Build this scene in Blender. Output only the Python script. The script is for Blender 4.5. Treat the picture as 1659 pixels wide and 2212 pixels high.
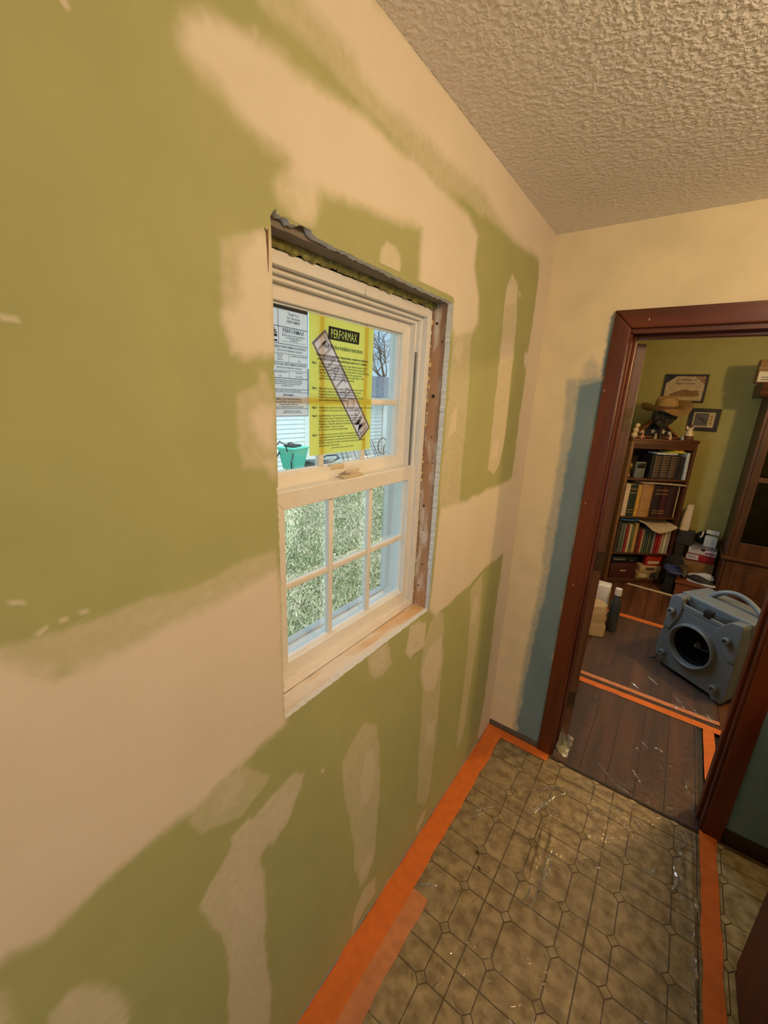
import bpy, bmesh, math, random
import numpy as np
from mathutils import Vector, Matrix, noise as mnoise
random.seed(7); rng = np.random.default_rng(7)
scene = bpy.context.scene
C = scene.collection
for o in list(bpy.data.objects): bpy.data.objects.remove(o)
R = math.radians; PI = math.pi

# ------------------------------------------------------------------ camera
cam_d = bpy.data.cameras.new('camera'); cam = bpy.data.objects.new('camera', cam_d); C.objects.link(cam)
cam_d.sensor_fit = 'VERTICAL'; cam_d.sensor_height = 36.0; cam_d.lens = 36.0*887.72/2212.0
cam_d.clip_start = 0.02; cam_d.clip_end = 200
_r = Vector((0.80853113, 0.58684993, 0.04341162)); _u = Vector((-0.19396066, 0.19612472, 0.96120464)); _f = Vector((-0.55556878, 0.78558402, -0.27239874))
cam.matrix_world = Matrix(((_r.x,_u.x,-_f.x,0.585),(_r.y,_u.y,-_f.y,0.0),(_r.z,_u.z,-_f.z,1.7755),(0,0,0,1)))
scene.camera = cam
vs = scene.view_settings
vs.view_transform = 'Standard'; vs.look = 'None'; vs.gamma = 1.0; vs.use_curve_mapping = False
vs.exposure = 0.0

# ------------------------------------------------------------------ world: bright overcast sky
W = bpy.data.worlds.new('world'); scene.world = W; W.use_nodes = True
nt = W.node_tree; nt.nodes.clear()
wo = nt.nodes.new('ShaderNodeOutputWorld'); bg = nt.nodes.new('ShaderNodeBackground')
tc = nt.nodes.new('ShaderNodeTexCoord'); ns = nt.nodes.new('ShaderNodeTexNoise'); cr = nt.nodes.new('ShaderNodeValToRGB')
ns.inputs['Scale'].default_value = 2.2; ns.inputs['Detail'].default_value = 4
cr.color_ramp.elements[0].position = .3; cr.color_ramp.elements[0].color = (.42,.70,.92,1)
cr.color_ramp.elements[1].position = .75; cr.color_ramp.elements[1].color = (.56,.80,.94,1)
nt.links.new(tc.outputs['Generated'], ns.inputs['Vector']); nt.links.new(ns.outputs['Fac'], cr.inputs['Fac'])
nt.links.new(cr.outputs['Color'], bg.inputs['Color']); bg.inputs['Strength'].default_value = 1.45
nt.links.new(bg.outputs['Background'], wo.inputs['Surface'])

# ------------------------------------------------------------------ daylight at the windows, warm ceiling lamps
def area_light(name, loc, direction, sx, sy, power, col):
    l = bpy.data.lights.new(name, 'AREA'); l.shape = 'RECTANGLE'; l.size = sx; l.size_y = sy; l.energy = power; l.color = col
    o = bpy.data.objects.new(name, l); C.objects.link(o); o.location = loc
    o.rotation_euler = Vector(direction).to_track_quat('-Z', 'Y').to_euler(); return o
DAY = (.50, .74, 1.0)
area_light('daylight_dining_window', (-.10, 3.05, 1.50), (1, 0, 0), .95, .95, 16, (.70,.86,1.0))
area_light('daylight_kitchen_window', (1.9, -3.06, 1.50), (0, 1, 0), 1.1, .95, 15, DAY)
def lamp(name, loc, power, col, rad):
    l = bpy.data.lights.new(name, 'POINT'); l.energy = power; l.color = col; l.shadow_soft_size = rad
    o = bpy.data.objects.new(name, l); C.objects.link(o); o.location = loc; return o
WARM = (1.0, .70, .40)
KITCHEN_LAMP = (1.26, .68, 2.28); DINING_LAMP = (1.62, 3.1, 2.26)
lamp('kitchen_ceiling_light', KITCHEN_LAMP, 34, WARM, .10)
lamp('dining_ceiling_light', DINING_LAMP, 52, (1.0,.62,.24), .05)
sun_d = bpy.data.lights.new('soft_sun', 'SUN'); sun_d.energy = 5.5; sun_d.angle = R(30); sun_d.color = (.86,.95,1.0)
sun = bpy.data.objects.new('soft_sun', sun_d); C.objects.link(sun); sun.rotation_euler = Vector((-.22,.10,-1)).to_track_quat('-Z','Y').to_euler()

# ------------------------------------------------------------------ materials
def lin(c):
    out = []
    for v in c[:3]:
        v = v/255.0
        out.append(v/12.92 if v <= .04045 else ((v+.055)/1.055)**2.4)
    return out
MATS = {}
def mat(name, rgb, rough=.6, var=.08, scale=30, bump=0, bscale=None, stretch=None, spec=.5, metal=0, rgb2=None, ramp=(.35,.65), detail=4, coord='Object', bdist=.004):
    """procedural material: noise between two shades of rgb (sRGB), optional second colour and bump"""
    if name in MATS: return MATS[name]
    m = bpy.data.materials.new(name); m.use_nodes = True; n = m.node_tree.nodes; L = m.node_tree.links
    b = n['Principled BSDF']; b.inputs['Roughness'].default_value = rough; b.inputs['Metallic'].default_value = metal
    b.inputs['Specular IOR Level'].default_value = spec
    mp = n.new('ShaderNodeMapping')
    if coord == 'World': t = n.new('ShaderNodeNewGeometry'); L.new(t.outputs['Position'], mp.inputs['Vector'])
    else: t = n.new('ShaderNodeTexCoord'); L.new(t.outputs[coord], mp.inputs['Vector'])
    if stretch: mp.inputs['Scale'].default_value = stretch
    z = n.new('ShaderNodeTexNoise'); z.inputs['Scale'].default_value = scale; z.inputs['Detail'].default_value = detail
    L.new(mp.outputs['Vector'], z.inputs['Vector'])
    r = n.new('ShaderNodeValToRGB'); c = lin(rgb); c2 = lin(rgb2) if rgb2 else [min(1,v*(1+var)) for v in c]
    c1 = c if rgb2 else [v*(1-var) for v in c]
    r.color_ramp.elements[0].position, r.color_ramp.elements[1].position = ramp
    r.color_ramp.elements[0].color = (*c1,1); r.color_ramp.elements[1].color = (*c2,1)
    L.new(z.outputs['Fac'], r.inputs['Fac']); L.new(r.outputs['Color'], b.inputs['Base Color'])
    if bump:
        z2 = n.new('ShaderNodeTexNoise'); z2.inputs['Scale'].default_value = bscale or scale*3; z2.inputs['Detail'].default_value = 5
        L.new(mp.outputs['Vector'], z2.inputs['Vector'])
        bp = n.new('ShaderNodeBump'); bp.inputs['Strength'].default_value = bump; bp.inputs['Distance'].default_value = bdist
        L.new(z2.outputs['Fac'], bp.inputs['Height']); L.new(bp.outputs['Normal'], b.inputs['Normal'])
    MATS[name] = m; return m
def wood(name, dark, light, rough=.45, axis='z', scale=14, bump=.15, spec=.5, coord='Object'):
    s = {'x':(.08,1,1),'y':(1,.08,1),'z':(1,1,.08)}[axis]
    return mat(name, dark, rough, 0, scale, bump, scale*5, s, spec, 0, light, (.3,.72), 6, coord)
def clear(name, tint=(1,1,1), rough=.03, haze=0, ior=1.45, gain=1.0, bump=0, bscale=40):
    """thin clear sheet: see-through, Fresnel gloss, optional milky haze"""
    m = bpy.data.materials.new(name); m.use_nodes = True; n = m.node_tree.nodes; L = m.node_tree.links; n.clear()
    o = n.new('ShaderNodeOutputMaterial'); t = n.new('ShaderNodeBsdfTransparent'); g = n.new('ShaderNodeBsdfGlossy'); x = n.new('ShaderNodeMixShader')
    f = n.new('ShaderNodeFresnel'); f.inputs['IOR'].default_value = ior
    t.inputs['Color'].default_value = (*tint,1); g.inputs['Roughness'].default_value = rough
    k = n.new('ShaderNodeMath'); k.operation = 'MULTIPLY'; k.inputs[1].default_value = gain; k.use_clamp = True
    L.new(f.outputs['Fac'], k.inputs[0]); L.new(k.outputs[0], x.inputs['Fac'])
    L.new(t.outputs[0], x.inputs[1]); L.new(g.outputs[0], x.inputs[2]); last = x
    if bump:
        tcn = n.new('ShaderNodeTexCoord'); z = n.new('ShaderNodeTexNoise'); z.inputs['Scale'].default_value = bscale; z.inputs['Detail'].default_value = 3; z.inputs['Distortion'].default_value = 1.2
        bp = n.new('ShaderNodeBump'); bp.inputs['Strength'].default_value = bump; bp.inputs['Distance'].default_value = .01
        L.new(tcn.outputs['Object'], z.inputs['Vector']); L.new(z.outputs['Fac'], bp.inputs['Height']); L.new(bp.outputs['Normal'], g.inputs['Normal']); L.new(bp.outputs['Normal'], f.inputs['Normal'])
    if haze:
        d = n.new('ShaderNodeBsdfDiffuse'); d.inputs['Color'].default_value = (.85,.85,.85,1); y = n.new('ShaderNodeMixShader'); y.inputs['Fac'].default_value = haze
        L.new(x.outputs[0], y.inputs[1]); L.new(d.outputs[0], y.inputs[2]); last = y
    L.new(last.outputs[0], o.inputs['Surface']); MATS[name] = m; return m

# ------------------------------------------------------------------ mesh helpers
class MB:
    """collects shapes; build() links them as one mesh object"""
    def __init__(s): s.v=[]; s.f=[]; s.mi=[]; s.sm=[]
    def add(s, verts, faces, mi=0, smooth=False, M=None):
        k=len(s.v)
        if M is not None: verts=[tuple(M @ Vector(v)) for v in verts]
        s.v+= [tuple(v) for v in verts]; s.f+=[tuple(i+k for i in f) for f in faces]; s.mi+=[mi]*len(faces); s.sm+=[smooth]*len(faces); return s
    def box(s, x0,x1,y0,y1,z0,z1, mi=0, M=None):
        v=[(x0,y0,z0),(x1,y0,z0),(x1,y1,z0),(x0,y1,z0),(x0,y0,z1),(x1,y0,z1),(x1,y1,z1),(x0,y1,z1)]
        return s.add(v,[(0,3,2,1),(4,5,6,7),(0,1,5,4),(1,2,6,5),(2,3,7,6),(3,0,4,7)],mi,False,M)
    def rbox(s, x0,x1,y0,y1,z0,z1, r=.004, seg=2, mi=0, M=None):
        bm=bmesh.new(); bmesh.ops.create_cube(bm,size=1)
        for v in bm.verts: v.co=Vector(((x0+x1)/2+v.co.x*(x1-x0),(y0+y1)/2+v.co.y*(y1-y0),(z0+z1)/2+v.co.z*(z1-z0)))
        bmesh.ops.bevel(bm,geom=bm.edges[:],offset=r,segments=seg,affect='EDGES',profile=.5)
        return s.frombm(bm,mi,True,M)
    def frombm(s,bm,mi=0,smooth=False,M=None):
        bm.verts.index_update(); bm.verts.ensure_lookup_table()
        vs=[tuple(v.co) for v in bm.verts]; fs=[tuple(v.index for v in f.verts) for f in bm.faces]; bm.free()
        return s.add(vs,fs,mi,smooth,M)
    def prism(s, poly, a0, a1, axis='x', mi=0, M=None):
        """poly in the two other axes (cyclic order), extruded along axis from a0 to a1"""
        def P(a,p): return {'x':(a,p[0],p[1]),'y':(p[0],a,p[1]),'z':(p[0],p[1],a)}[axis]
        n=len(poly); v=[P(a0,p) for p in poly]+[P(a1,p) for p in poly]
        f=[tuple(range(n))[::-1],tuple(range(n,2*n))]+[(i,(i+1)%n,n+(i+1)%n,n+i) for i in range(n)]
        bm=bmesh.new(); bv=[bm.verts.new(c) for c in v]
        for q in f: bm.faces.new([bv[i] for i in q])
        bmesh.ops.recalc_face_normals(bm,faces=bm.faces[:]); return s.frombm(bm,mi,False,M)
    def tube(s, pts, rad, seg=8, mi=0, cap=True, M=None):
        pts=[Vector(p) for p in pts]; n=len(pts); rads=rad if isinstance(rad,(list,tuple)) else [rad]*n
        v=[];f=[]; up=Vector((0,0,1)); prev=None
        for i,p in enumerate(pts):
            t=(pts[min(i+1,n-1)]-pts[max(i-1,0)]).normalized()
            a=prev-t*prev.dot(t) if prev is not None else t.cross(up if abs(t.z)<.95 else Vector((1,0,0)))
            a.normalize(); prev=a; b=t.cross(a)
            for k in range(seg):
                th=2*PI*k/seg; v.append(tuple(p+(a*math.cos(th)+b*math.sin(th))*rads[i]))
        for i in range(n-1):
            for k in range(seg): f.append((i*seg+k,i*seg+(k+1)%seg,(i+1)*seg+(k+1)%seg,(i+1)*seg+k))
        if cap: f+=[tuple(range(seg))[::-1],tuple(range((n-1)*seg,n*seg))]
        return s.add(v,f,mi,True,M)
    def lathe(s, prof, seg=24, mi=0, M=None, close=False):
        """prof: (radius, height) pairs around local z"""
        v=[];f=[];n=len(prof)
        for r,h in prof:
            for k in range(seg): v.append((r*math.cos(2*PI*k/seg),r*math.sin(2*PI*k/seg),h))
        m=n if close else n-1
        for i in range(m):
            j=(i+1)%n
            for k in range(seg): f.append((i*seg+k,i*seg+(k+1)%seg,j*seg+(k+1)%seg,j*seg+k))
        return s.add(v,f,mi,True,M)
    def ring(s, y0,y1,z0,z1, w, x0,x1, mi=0, wb=None, wt=None, ws=None):
        """rectangular frame in the yz plane; bars of width w (bottom wb, top wt, sides ws), x0..x1 deep"""
        wb=wb or w; wt=wt or w; ws=ws or w
        O=[(y0,z0),(y1,z0),(y1,z1),(y0,z1)]; I=[(y0+ws,z0+wb),(y1-ws,z0+wb),(y1-ws,z1-wt),(y0+ws,z1-wt)]
        for i in range(4):
            j=(i+1)%4; s.prism([O[i],O[j],I[j],I[i]],x0,x1,'x',mi)
        return s
    def build(s, name, mats, parent=None, bevel=0):
        me=bpy.data.meshes.new(name); me.from_pydata(s.v,[],s.f)
        if not isinstance(mats,(list,tuple)): mats=[mats]
        for m in mats: me.materials.append(m)
        me.polygons.foreach_set('material_index',s.mi); me.polygons.foreach_set('use_smooth',s.sm); me.update()
        if any(s.sm) :
            try: me.set_sharp_from_angle(angle=R(40))
            except Exception: pass
        o=bpy.data.objects.new(name,me); C.objects.link(o)
        if parent: o.parent=parent
        if bevel:
            md=o.modifiers.new('bevel','BEVEL'); md.width=bevel; md.segments=2; md.limit_method='ANGLE'
        return o
def T(loc=(0,0,0), rz=0, rx=0, ry=0, sc=1): return Matrix.Translation(loc) @ Matrix.Rotation(rz,4,'Z') @ Matrix.Rotation(ry,4,'Y') @ Matrix.Rotation(rx,4,'X') @ Matrix.Scale(sc,4)
def tag(o,label,cat=None,group=None,kind=None):
    if label: o['label']=label
    if cat: o['category']=cat
    if group: o['group']=group
    if kind: o['kind']=kind
    return o
def empty(name,loc=(0,0,0),rz=0):
    o=bpy.data.objects.new(name,None); C.objects.link(o); o.location=loc; o.rotation_euler=(0,0,rz); o.empty_display_size=.05; return o
def struct(o,label=None,cat=None): return tag(o,label,cat,None,'structure')
def text_mesh(name,body,size,mat_,parent,M,align='LEFT',extrude=0.0,shear=0,sx=1.0,offset=0,space=1.0):
    cu=bpy.data.curves.new(name,'FONT'); cu.body=body; cu.size=size; cu.align_x=align; cu.extrude=extrude; cu.shear=shear; cu.resolution_u=1; cu.space_line=1.0; cu.offset=offset; cu.space_character=space
    to=bpy.data.objects.new(name,cu); C.objects.link(to); dg=bpy.context.evaluated_depsgraph_get()
    me=bpy.data.meshes.new_from_object(to.evaluated_get(dg)); bpy.data.objects.remove(to); bpy.data.curves.remove(cu)
    me.transform(M @ Matrix.Diagonal((sx,1,1,1))); me.materials.clear(); me.materials.append(mat_)
    o=bpy.data.objects.new(name,me); C.objects.link(o); o.parent=parent; return o
def ico(sub=2):
    bm=bmesh.new(); bmesh.ops.create_icosphere(bm,subdivisions=sub,radius=1); return bm
def blob(mb, c, r, jit=.1, sub=3, mi=0, freq=3.0, M=None, seed=0):
    bm=ico(sub)
    for v in bm.verts:
        d=1+jit*mnoise.noise(v.co*freq+Vector((seed*7.3,seed*3.1,seed)))
        v.co=Vector((c[0]+v.co.x*r[0]*d,c[1]+v.co.y*r[1]*d,c[2]+v.co.z*r[2]*d))
    return mb.frombm(bm,mi,True,M)
LEFT_PATCHES = [
    ('band', 0.96, 0.016, 0.006, [(0.365, 2.2), (0.391, 2.222), (0.431, 2.233), (0.464, 2.242), (0.468, 2.248), (0.472, 2.237), (0.496, 2.245), (0.544, 2.246), (0.626, 2.255), (0.727, 2.265), (0.802, 2.261), (0.89, 2.265), (0.974, 2.258), (1.069, 2.258), (1.161, 2.251), (1.226, 2.223), (1.22, 2.148), (1.271, 2.076), (1.28, 2.002), (1.248, 1.967), (1.134, 1.944), (1.108, 1.974), (1.102, 2.032), (0.929, 2.037), (0.929, 2.148), (0.848, 2.139), (0.735, 2.123), (0.653, 2.115), (0.594, 2.111), (0.551, 2.112), (0.523, 2.132), (0.487, 2.134), (0.455, 2.137), (0.426, 2.147), (0.406, 2.162), (0.38, 2.161), (0.357, 2.169)]),
    ('band', 0.38, 0.015, 0.006, [(0.352, 2.179), (0.378, 2.207), (0.408, 2.19), (0.441, 2.167), (0.488, 2.157), (0.583, 2.175), (0.628, 2.141), (0.594, 2.111), (0.523, 2.122), (0.47, 2.121), (0.435, 2.128), (0.411, 2.143), (0.379, 2.151), (0.359, 2.159)]),
    ('patch', 0.6, 0.012, 0.006, [(0.503, 2.097), (0.542, 2.13), (0.583, 2.124), (0.594, 2.094), (0.583, 2.057), (0.556, 2.046), (0.532, 2.046), (0.502, 2.063), (0.489, 2.077)]),
    ('patch', 0.6, 0.012, 0.006, [(0.527, 2.115), (0.557, 2.133), (0.583, 2.104), (0.58, 2.063), (0.55, 2.048), (0.536, 2.075)]),
    ('corner_band', 0.95, 0.022, 0.006, [(0.556, 2.366), (0.556, 2.334), (0.604, 2.339), (0.671, 2.338), (0.698, 2.316), (0.76, 2.312), (0.884, 2.32), (1.086, 2.325), (1.238, 2.335), (1.352, 2.307), (1.501, 2.295), (1.783, 2.313), (2.098, 2.386), (2.039, 2.475), (0.732, 2.444), (0.715, 2.466)]),
    ('corner_band', 0.45, 0.012, 0.006, [(0.474, 2.313), (0.472, 2.284), (0.507, 2.283), (0.581, 2.286), (0.673, 2.281), (0.722, 2.278), (0.864, 2.264), (1.03, 2.266), (1.253, 2.281), (1.453, 2.283), (1.768, 2.308), (1.786, 2.369), (1.098, 2.367), (0.719, 2.395), (0.645, 2.422)]),
    ('corner_band', 0.93, 0.01, 0.006, [(1.781, 2.318), (1.805, 2.247), (1.805, 2.079), (1.798, 1.973), (1.754, 1.965), (1.763, 1.917), (1.799, 1.901), (1.793, 1.714), (1.8, 1.515), (1.795, 1.433), (1.818, 1.096), (1.815, 0.905), (1.807, 0.758), (1.815, 0.571), (1.823, 0.287), (1.786, 0.015), (2.014, -0.096), (1.962, 0.717), (2.005, 1.494), (2.034, 2.422)]),
    ('patch', 0.42, 0.008, 0.006, [(1.128, 1.944), (1.245, 1.965), (1.259, 1.835), (1.264, 1.689), (1.275, 1.427), (1.127, 1.437)]),
    ('patch', 0.5, 0.012, 0.006, [(1.141, 1.924), (1.193, 1.937), (1.182, 1.871), (1.153, 1.894)]),
    ('patch', 0.55, 0.008, 0.006, [(1.159, 1.736), (1.191, 1.75), (1.196, 1.68), (1.149, 1.661)]),
    ('patch', 0.62, 0.005, 0.006, [(1.527, 2.196), (1.584, 2.175), (1.597, 2.16), (1.611, 2.088), (1.627, 1.989), (1.636, 1.806), (1.652, 1.634), (1.614, 1.524), (1.574, 1.49), (1.502, 1.526), (1.498, 1.582), (1.496, 1.764), (1.495, 1.929), (1.488, 2.067), (1.485, 2.149)]),
    ('patch', 0.6, 0.01, 0.006, [(1.495, 2.156), (1.587, 2.167), (1.593, 2.116), (1.492, 2.093)]),
    ('patch', 0.5, 0.012, 0.006, [(1.496, 1.965), (1.596, 1.995), (1.623, 1.942), (1.512, 1.899)]),
    ('patch', 0.5, 0.01, 0.006, [(1.525, 1.626), (1.586, 1.633), (1.588, 1.559), (1.52, 1.555)]),
    ('nick', 0.7, 0.003, 0.002, [(1.605, 2.158), (1.626, 2.16), (1.629, 2.143), (1.622, 2.134)]),
    ('band', 0.95, 0.014, 0.006, [(0.057, 1.477), (0.079, 1.468), (0.101, 1.446), (0.128, 1.417), (0.156, 1.417), (0.219, 1.413), (0.269, 1.421), (0.34, 1.424), (0.426, 1.436), (0.478, 1.448), (0.486, 1.432), (0.489, 1.265), (0.491, 1.088), (0.488, 1.073), (0.428, 1.069), (0.311, 1.053), (0.232, 1.044), (0.164, 1.045), (0.117, 1.044), (0.086, 1.032), (0.058, 1.025), (0.022, 1.045), (0.011, 1.042), (-0.014, 1.053)]),
    ('band', 0.42, 0.007, 0.006, [(0.059, 1.488), (0.081, 1.479), (0.099, 1.475), (0.115, 1.478), (0.163, 1.473), (0.204, 1.474), (0.243, 1.475), (0.308, 1.471), (0.376, 1.477), (0.443, 1.484), (0.479, 1.482), (0.48, 1.415), (0.425, 1.416), (0.339, 1.407), (0.218, 1.4), (0.153, 1.406), (0.115, 1.422), (0.092, 1.448), (0.056, 1.469)]),
    ('band', 0.94, 0.01, 0.006, [(1.137, 1.435), (1.279, 1.428), (1.5, 1.437), (1.784, 1.447), (1.917, 1.46), (1.967, 1.077), (1.81, 1.084), (1.6, 1.082), (1.442, 1.055), (1.3, 1.046), (1.223, 1.048), (1.166, 1.041), (1.115, 1.081)]),
    ('patch', 0.34, 0.006, 0.006, [(0.372, 1.056), (0.444, 0.974), (0.429, 0.955), (0.369, 0.932), (0.288, 0.973), (0.268, 1.021), (0.266, 1.047), (0.312, 1.053)]),
    ('patch', 0.3, 0.02, 0.006, [(0.347, 1.041), (0.385, 1.034), (0.368, 0.99), (0.328, 0.974), (0.308, 1.005)]),
    ('patch', 0.6, 0.006, 0.006, [(0.512, 0.919), (0.542, 0.89), (0.531, 0.854), (0.49, 0.789), (0.445, 0.765), (0.433, 0.784), (0.406, 0.769), (0.417, 0.677), (0.415, 0.573), (0.409, 0.507), (0.414, 0.384), (0.418, 0.251), (0.405, 0.067), (0.292, 0.296), (0.311, 0.514), (0.311, 0.585), (0.302, 0.673), (0.283, 0.739), (0.264, 0.805), (0.286, 0.831), (0.315, 0.853), (0.341, 0.876), (0.347, 0.903), (0.383, 0.912), (0.393, 0.896), (0.444, 0.917)]),
    ('patch', 0.4, 0.02, 0.006, [(0.473, 0.889), (0.511, 0.853), (0.49, 0.808), (0.446, 0.796), (0.43, 0.857)]),
    ('patch', 0.3, 0.03, 0.006, [(0.355, 0.786), (0.401, 0.717), (0.399, 0.559), (0.353, 0.66), (0.332, 0.752)]),
    ('patch', 0.58, 0.01, 0.006, [(0.025, 0.836), (0.042, 0.884), (0.05, 0.888), (0.067, 0.894), (0.084, 0.879), (0.103, 0.849), (0.122, 0.798), (0.131, 0.765), (0.115, 0.654)]),
    ('patch', 0.5, 0.015, 0.006, [(-0.003, 1.006), (0.007, 0.984), (0.006, 0.958), (-0.005, 0.896), (-0.02, 0.927)]),
    ('patch', 0.4, 0.004, 0.006, [(0.769, 0.867), (0.833, 0.823), (0.852, 0.739), (0.872, 0.583), (0.87, 0.387), (0.859, 0.23), (0.821, 0.18), (0.785, 0.19), (0.757, 0.31), (0.748, 0.415), (0.722, 0.557), (0.694, 0.696), (0.683, 0.804), (0.713, 0.836)]),
    ('patch', 0.42, 0.014, 0.006, [(0.791, 0.753), (0.824, 0.733), (0.841, 0.611), (0.812, 0.541), (0.77, 0.552), (0.769, 0.668)]),
    ('patch', 0.4, 0.01, 0.006, [(0.83, 0.299), (0.852, 0.264), (0.825, 0.202), (0.789, 0.211), (0.782, 0.271)]),
    ('patch', 0.5, 0.006, 0.006, [(0.876, 0.129), (0.876, 0.046), (0.797, 0.041), (0.749, 0.009), (0.755, 0.099), (0.812, 0.157)]),
    ('patch', 0.45, 0.006, 0.006, [(1.247, 0.096), (1.221, 0.04), (1.164, 0.018), (1.163, 0.08)]),
    ('patch', 0.36, 0.004, 0.006, [(1.161, 1.058), (1.221, 1.029), (1.242, 0.969), (1.245, 0.893), (1.266, 0.835), (1.261, 0.702), (1.272, 0.533), (1.264, 0.368), (1.253, 0.175), (1.226, 0.127), (1.151, 0.201), (1.134, 0.375), (1.128, 0.574), (1.118, 0.762), (1.083, 0.852), (1.097, 0.915), (1.113, 0.998)]),
    ('patch', 0.55, 0.01, 0.006, [(1.142, 0.929), (1.233, 0.928), (1.249, 0.802), (1.216, 0.712), (1.129, 0.749), (1.092, 0.852)]),
    ('patch', 0.4, 0.012, 0.006, [(1.168, 0.576), (1.247, 0.551), (1.243, 0.434), (1.18, 0.457)]),
    ('patch', 0.68, 0.006, 0.006, [(0.991, 1.081), (1.051, 1.069), (1.103, 1.039), (1.102, 0.95), (1.013, 0.96), (0.985, 0.991)]),
    ('patch', 0.42, 0.006, 0.006, [(1.46, 1.031), (1.576, 1.064), (1.603, 0.884), (1.611, 0.706), (1.593, 0.534), (1.586, 0.309), (1.563, 0.206), (1.511, 0.175), (1.501, 0.293), (1.511, 0.512), (1.504, 0.727), (1.483, 0.935)]),
    ('patch', 0.45, 0.01, 0.006, [(1.517, 0.965), (1.56, 0.961), (1.564, 0.833), (1.502, 0.855)]),
    ('patch', 0.45, 0.005, 0.006, [(0.779, 1.097), (0.872, 1.081), (0.898, 1.0), (0.865, 0.983), (0.817, 0.997), (0.789, 1.034)]),
    ('patch', 0.3, 0.008, 0.006, [(0.825, 1.088), (0.862, 1.083), (0.867, 1.018), (0.835, 1.004), (0.793, 1.041)]),
    ('patch', 0.42, 0.006, 0.006, [(0.4, 1.978), (0.432, 1.993), (0.457, 2.004), (0.469, 2.012), (0.481, 2.01), (0.488, 1.999), (0.489, 1.898), (0.489, 1.835), (0.464, 1.833), (0.427, 1.824), (0.405, 1.827), (0.396, 1.85), (0.395, 1.882), (0.396, 1.924)]),
    ('patch', 0.85, 0.014, 0.006, [(0.433, 1.976), (0.457, 2.004), (0.481, 2.011), (0.488, 1.999), (0.489, 1.898), (0.488, 1.838), (0.464, 1.834), (0.427, 1.826), (0.405, 1.829), (0.398, 1.861), (0.397, 1.882), (0.415, 1.898), (0.429, 1.91), (0.429, 1.952)]),
    ('patch', 0.36, 0.006, 0.006, [(0.41, 1.77), (0.449, 1.786), (0.456, 1.808), (0.469, 1.804), (0.482, 1.777), (0.485, 1.722), (0.484, 1.644), (0.411, 1.65), (0.405, 1.699)]),
    ('patch', 0.8, 0.012, 0.006, [(0.437, 1.733), (0.457, 1.751), (0.485, 1.748), (0.485, 1.678), (0.46, 1.683), (0.441, 1.71)]),
    ('patch', 0.75, 0.012, 0.006, [(0.462, 1.655), (0.485, 1.656), (0.486, 1.621), (0.472, 1.629)]),
    ('patch', 0.7, 0.006, 0.006, [(0.792, 2.088), (0.821, 2.086), (0.843, 2.074), (0.844, 2.025), (0.808, 2.029), (0.773, 2.033), (0.774, 2.062)]),
    ('nick', 0.75, 0.003, 0.003, [(0.231, 2.138), (0.236, 2.144), (0.239, 2.136), (0.236, 2.133)]),
    ('nick', 0.75, 0.003, 0.003, [(0.138, 1.838), (0.153, 1.838), (0.155, 1.835), (0.139, 1.833)]),
    ('nick', 0.75, 0.003, 0.003, [(0.113, 1.481), (0.125, 1.487), (0.127, 1.483), (0.116, 1.476)]),
    ('nick', 0.75, 0.003, 0.003, [(0.139, 1.49), (0.148, 1.49), (0.148, 1.484), (0.139, 1.484)]),
    ('nick', 0.75, 0.003, 0.003, [(0.158, 1.492), (0.167, 1.491), (0.168, 1.486), (0.16, 1.487)]),
    ('nick', 0.75, 0.003, 0.003, [(0.094, 1.531), (0.105, 1.528), (0.108, 1.523), (0.096, 1.526)]),
    ('nick', 0.75, 0.003, 0.003, [(0.601, 0.851), (0.612, 0.842), (0.61, 0.831), (0.603, 0.839)]),
]
FAR_PATCHES = [
    ('blue', 0.95, 0.01, 0.006, [(0.184, 1.843), (0.264, 1.878), (0.266, 1.887), (0.282, 1.892), (0.273, 1.613), (0.271, 1.281), (0.27, 0.839), (0.27, 0.476), (0.277, 0.048), (0.293, -0.065), (0.152, -0.03), (0.151, 0.094), (0.156, 0.421), (0.161, 0.59), (0.173, 0.753), (0.184, 0.909), (0.184, 1.125), (0.185, 1.351), (0.185, 1.604)]),
    ('blue', 0.5, 0.012, 0.006, [(0.131, 1.876), (0.262, 1.892), (0.213, 1.525), (0.211, 1.155), (0.191, 0.862), (0.165, 0.564), (0.156, 0.277), (0.148, -0.001), (0.13, 0.02), (0.134, 0.295), (0.138, 0.553), (0.145, 0.743), (0.151, 0.948), (0.143, 1.185), (0.145, 1.344), (0.147, 1.517), (0.14, 1.721)]),
    ('blue', 0.9, 0.006, 0.006, [(0.255, 2.106), (0.268, 2.129), (0.282, 1.892), (0.262, 1.881), (0.258, 1.932)]),
    ('blue', 0.35, 0.02, 0.006, [(0.188, 1.932), (0.214, 1.968), (0.258, 1.914), (0.25, 1.859), (0.187, 1.858)]),
]
# ================================================================== the setting
D = 1.964; H = 2.44; WT = 2.094           # far wall, ceiling height, back of far wall
Y0w, Y1w, Z0w, Z1w = .487, 1.117, 1.087, 2.030   # window opening in the drywall

BOARD=(172,172,116); CREAM=(232,216,178)
m_board = mat('green_drywall_paper', BOARD, .86, .03, 9, coord='World', ramp=(.35,.65))
m_gyps = mat('gypsum_core', (226,226,226), .9, .06, 90, .4, 160)
m_tan = mat('cream_wall_coat', CREAM, .8, .05, 7, coord='World')
m_blue = mat('old_blue_paint', (104,132,146), .7, .05, 12, .05, 120, coord='World')
m_sage = mat('sage_green_paint', (164,158,96), .75, .04, 10, .05, 150, coord='World')
m_white = mat('white_paint', (225,222,214), .7, .03, 12)
m_door = wood('red_brown_stained_wood', (66,28,12), (114,52,22), .38, 'z', 16, .12)
m_doorx = wood('red_brown_stained_wood_across', (66,28,12), (114,52,22), .38, 'x', 16, .12)
m_dark = mat('dark_stain', (44,24,16), .5, .1, 20)

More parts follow.
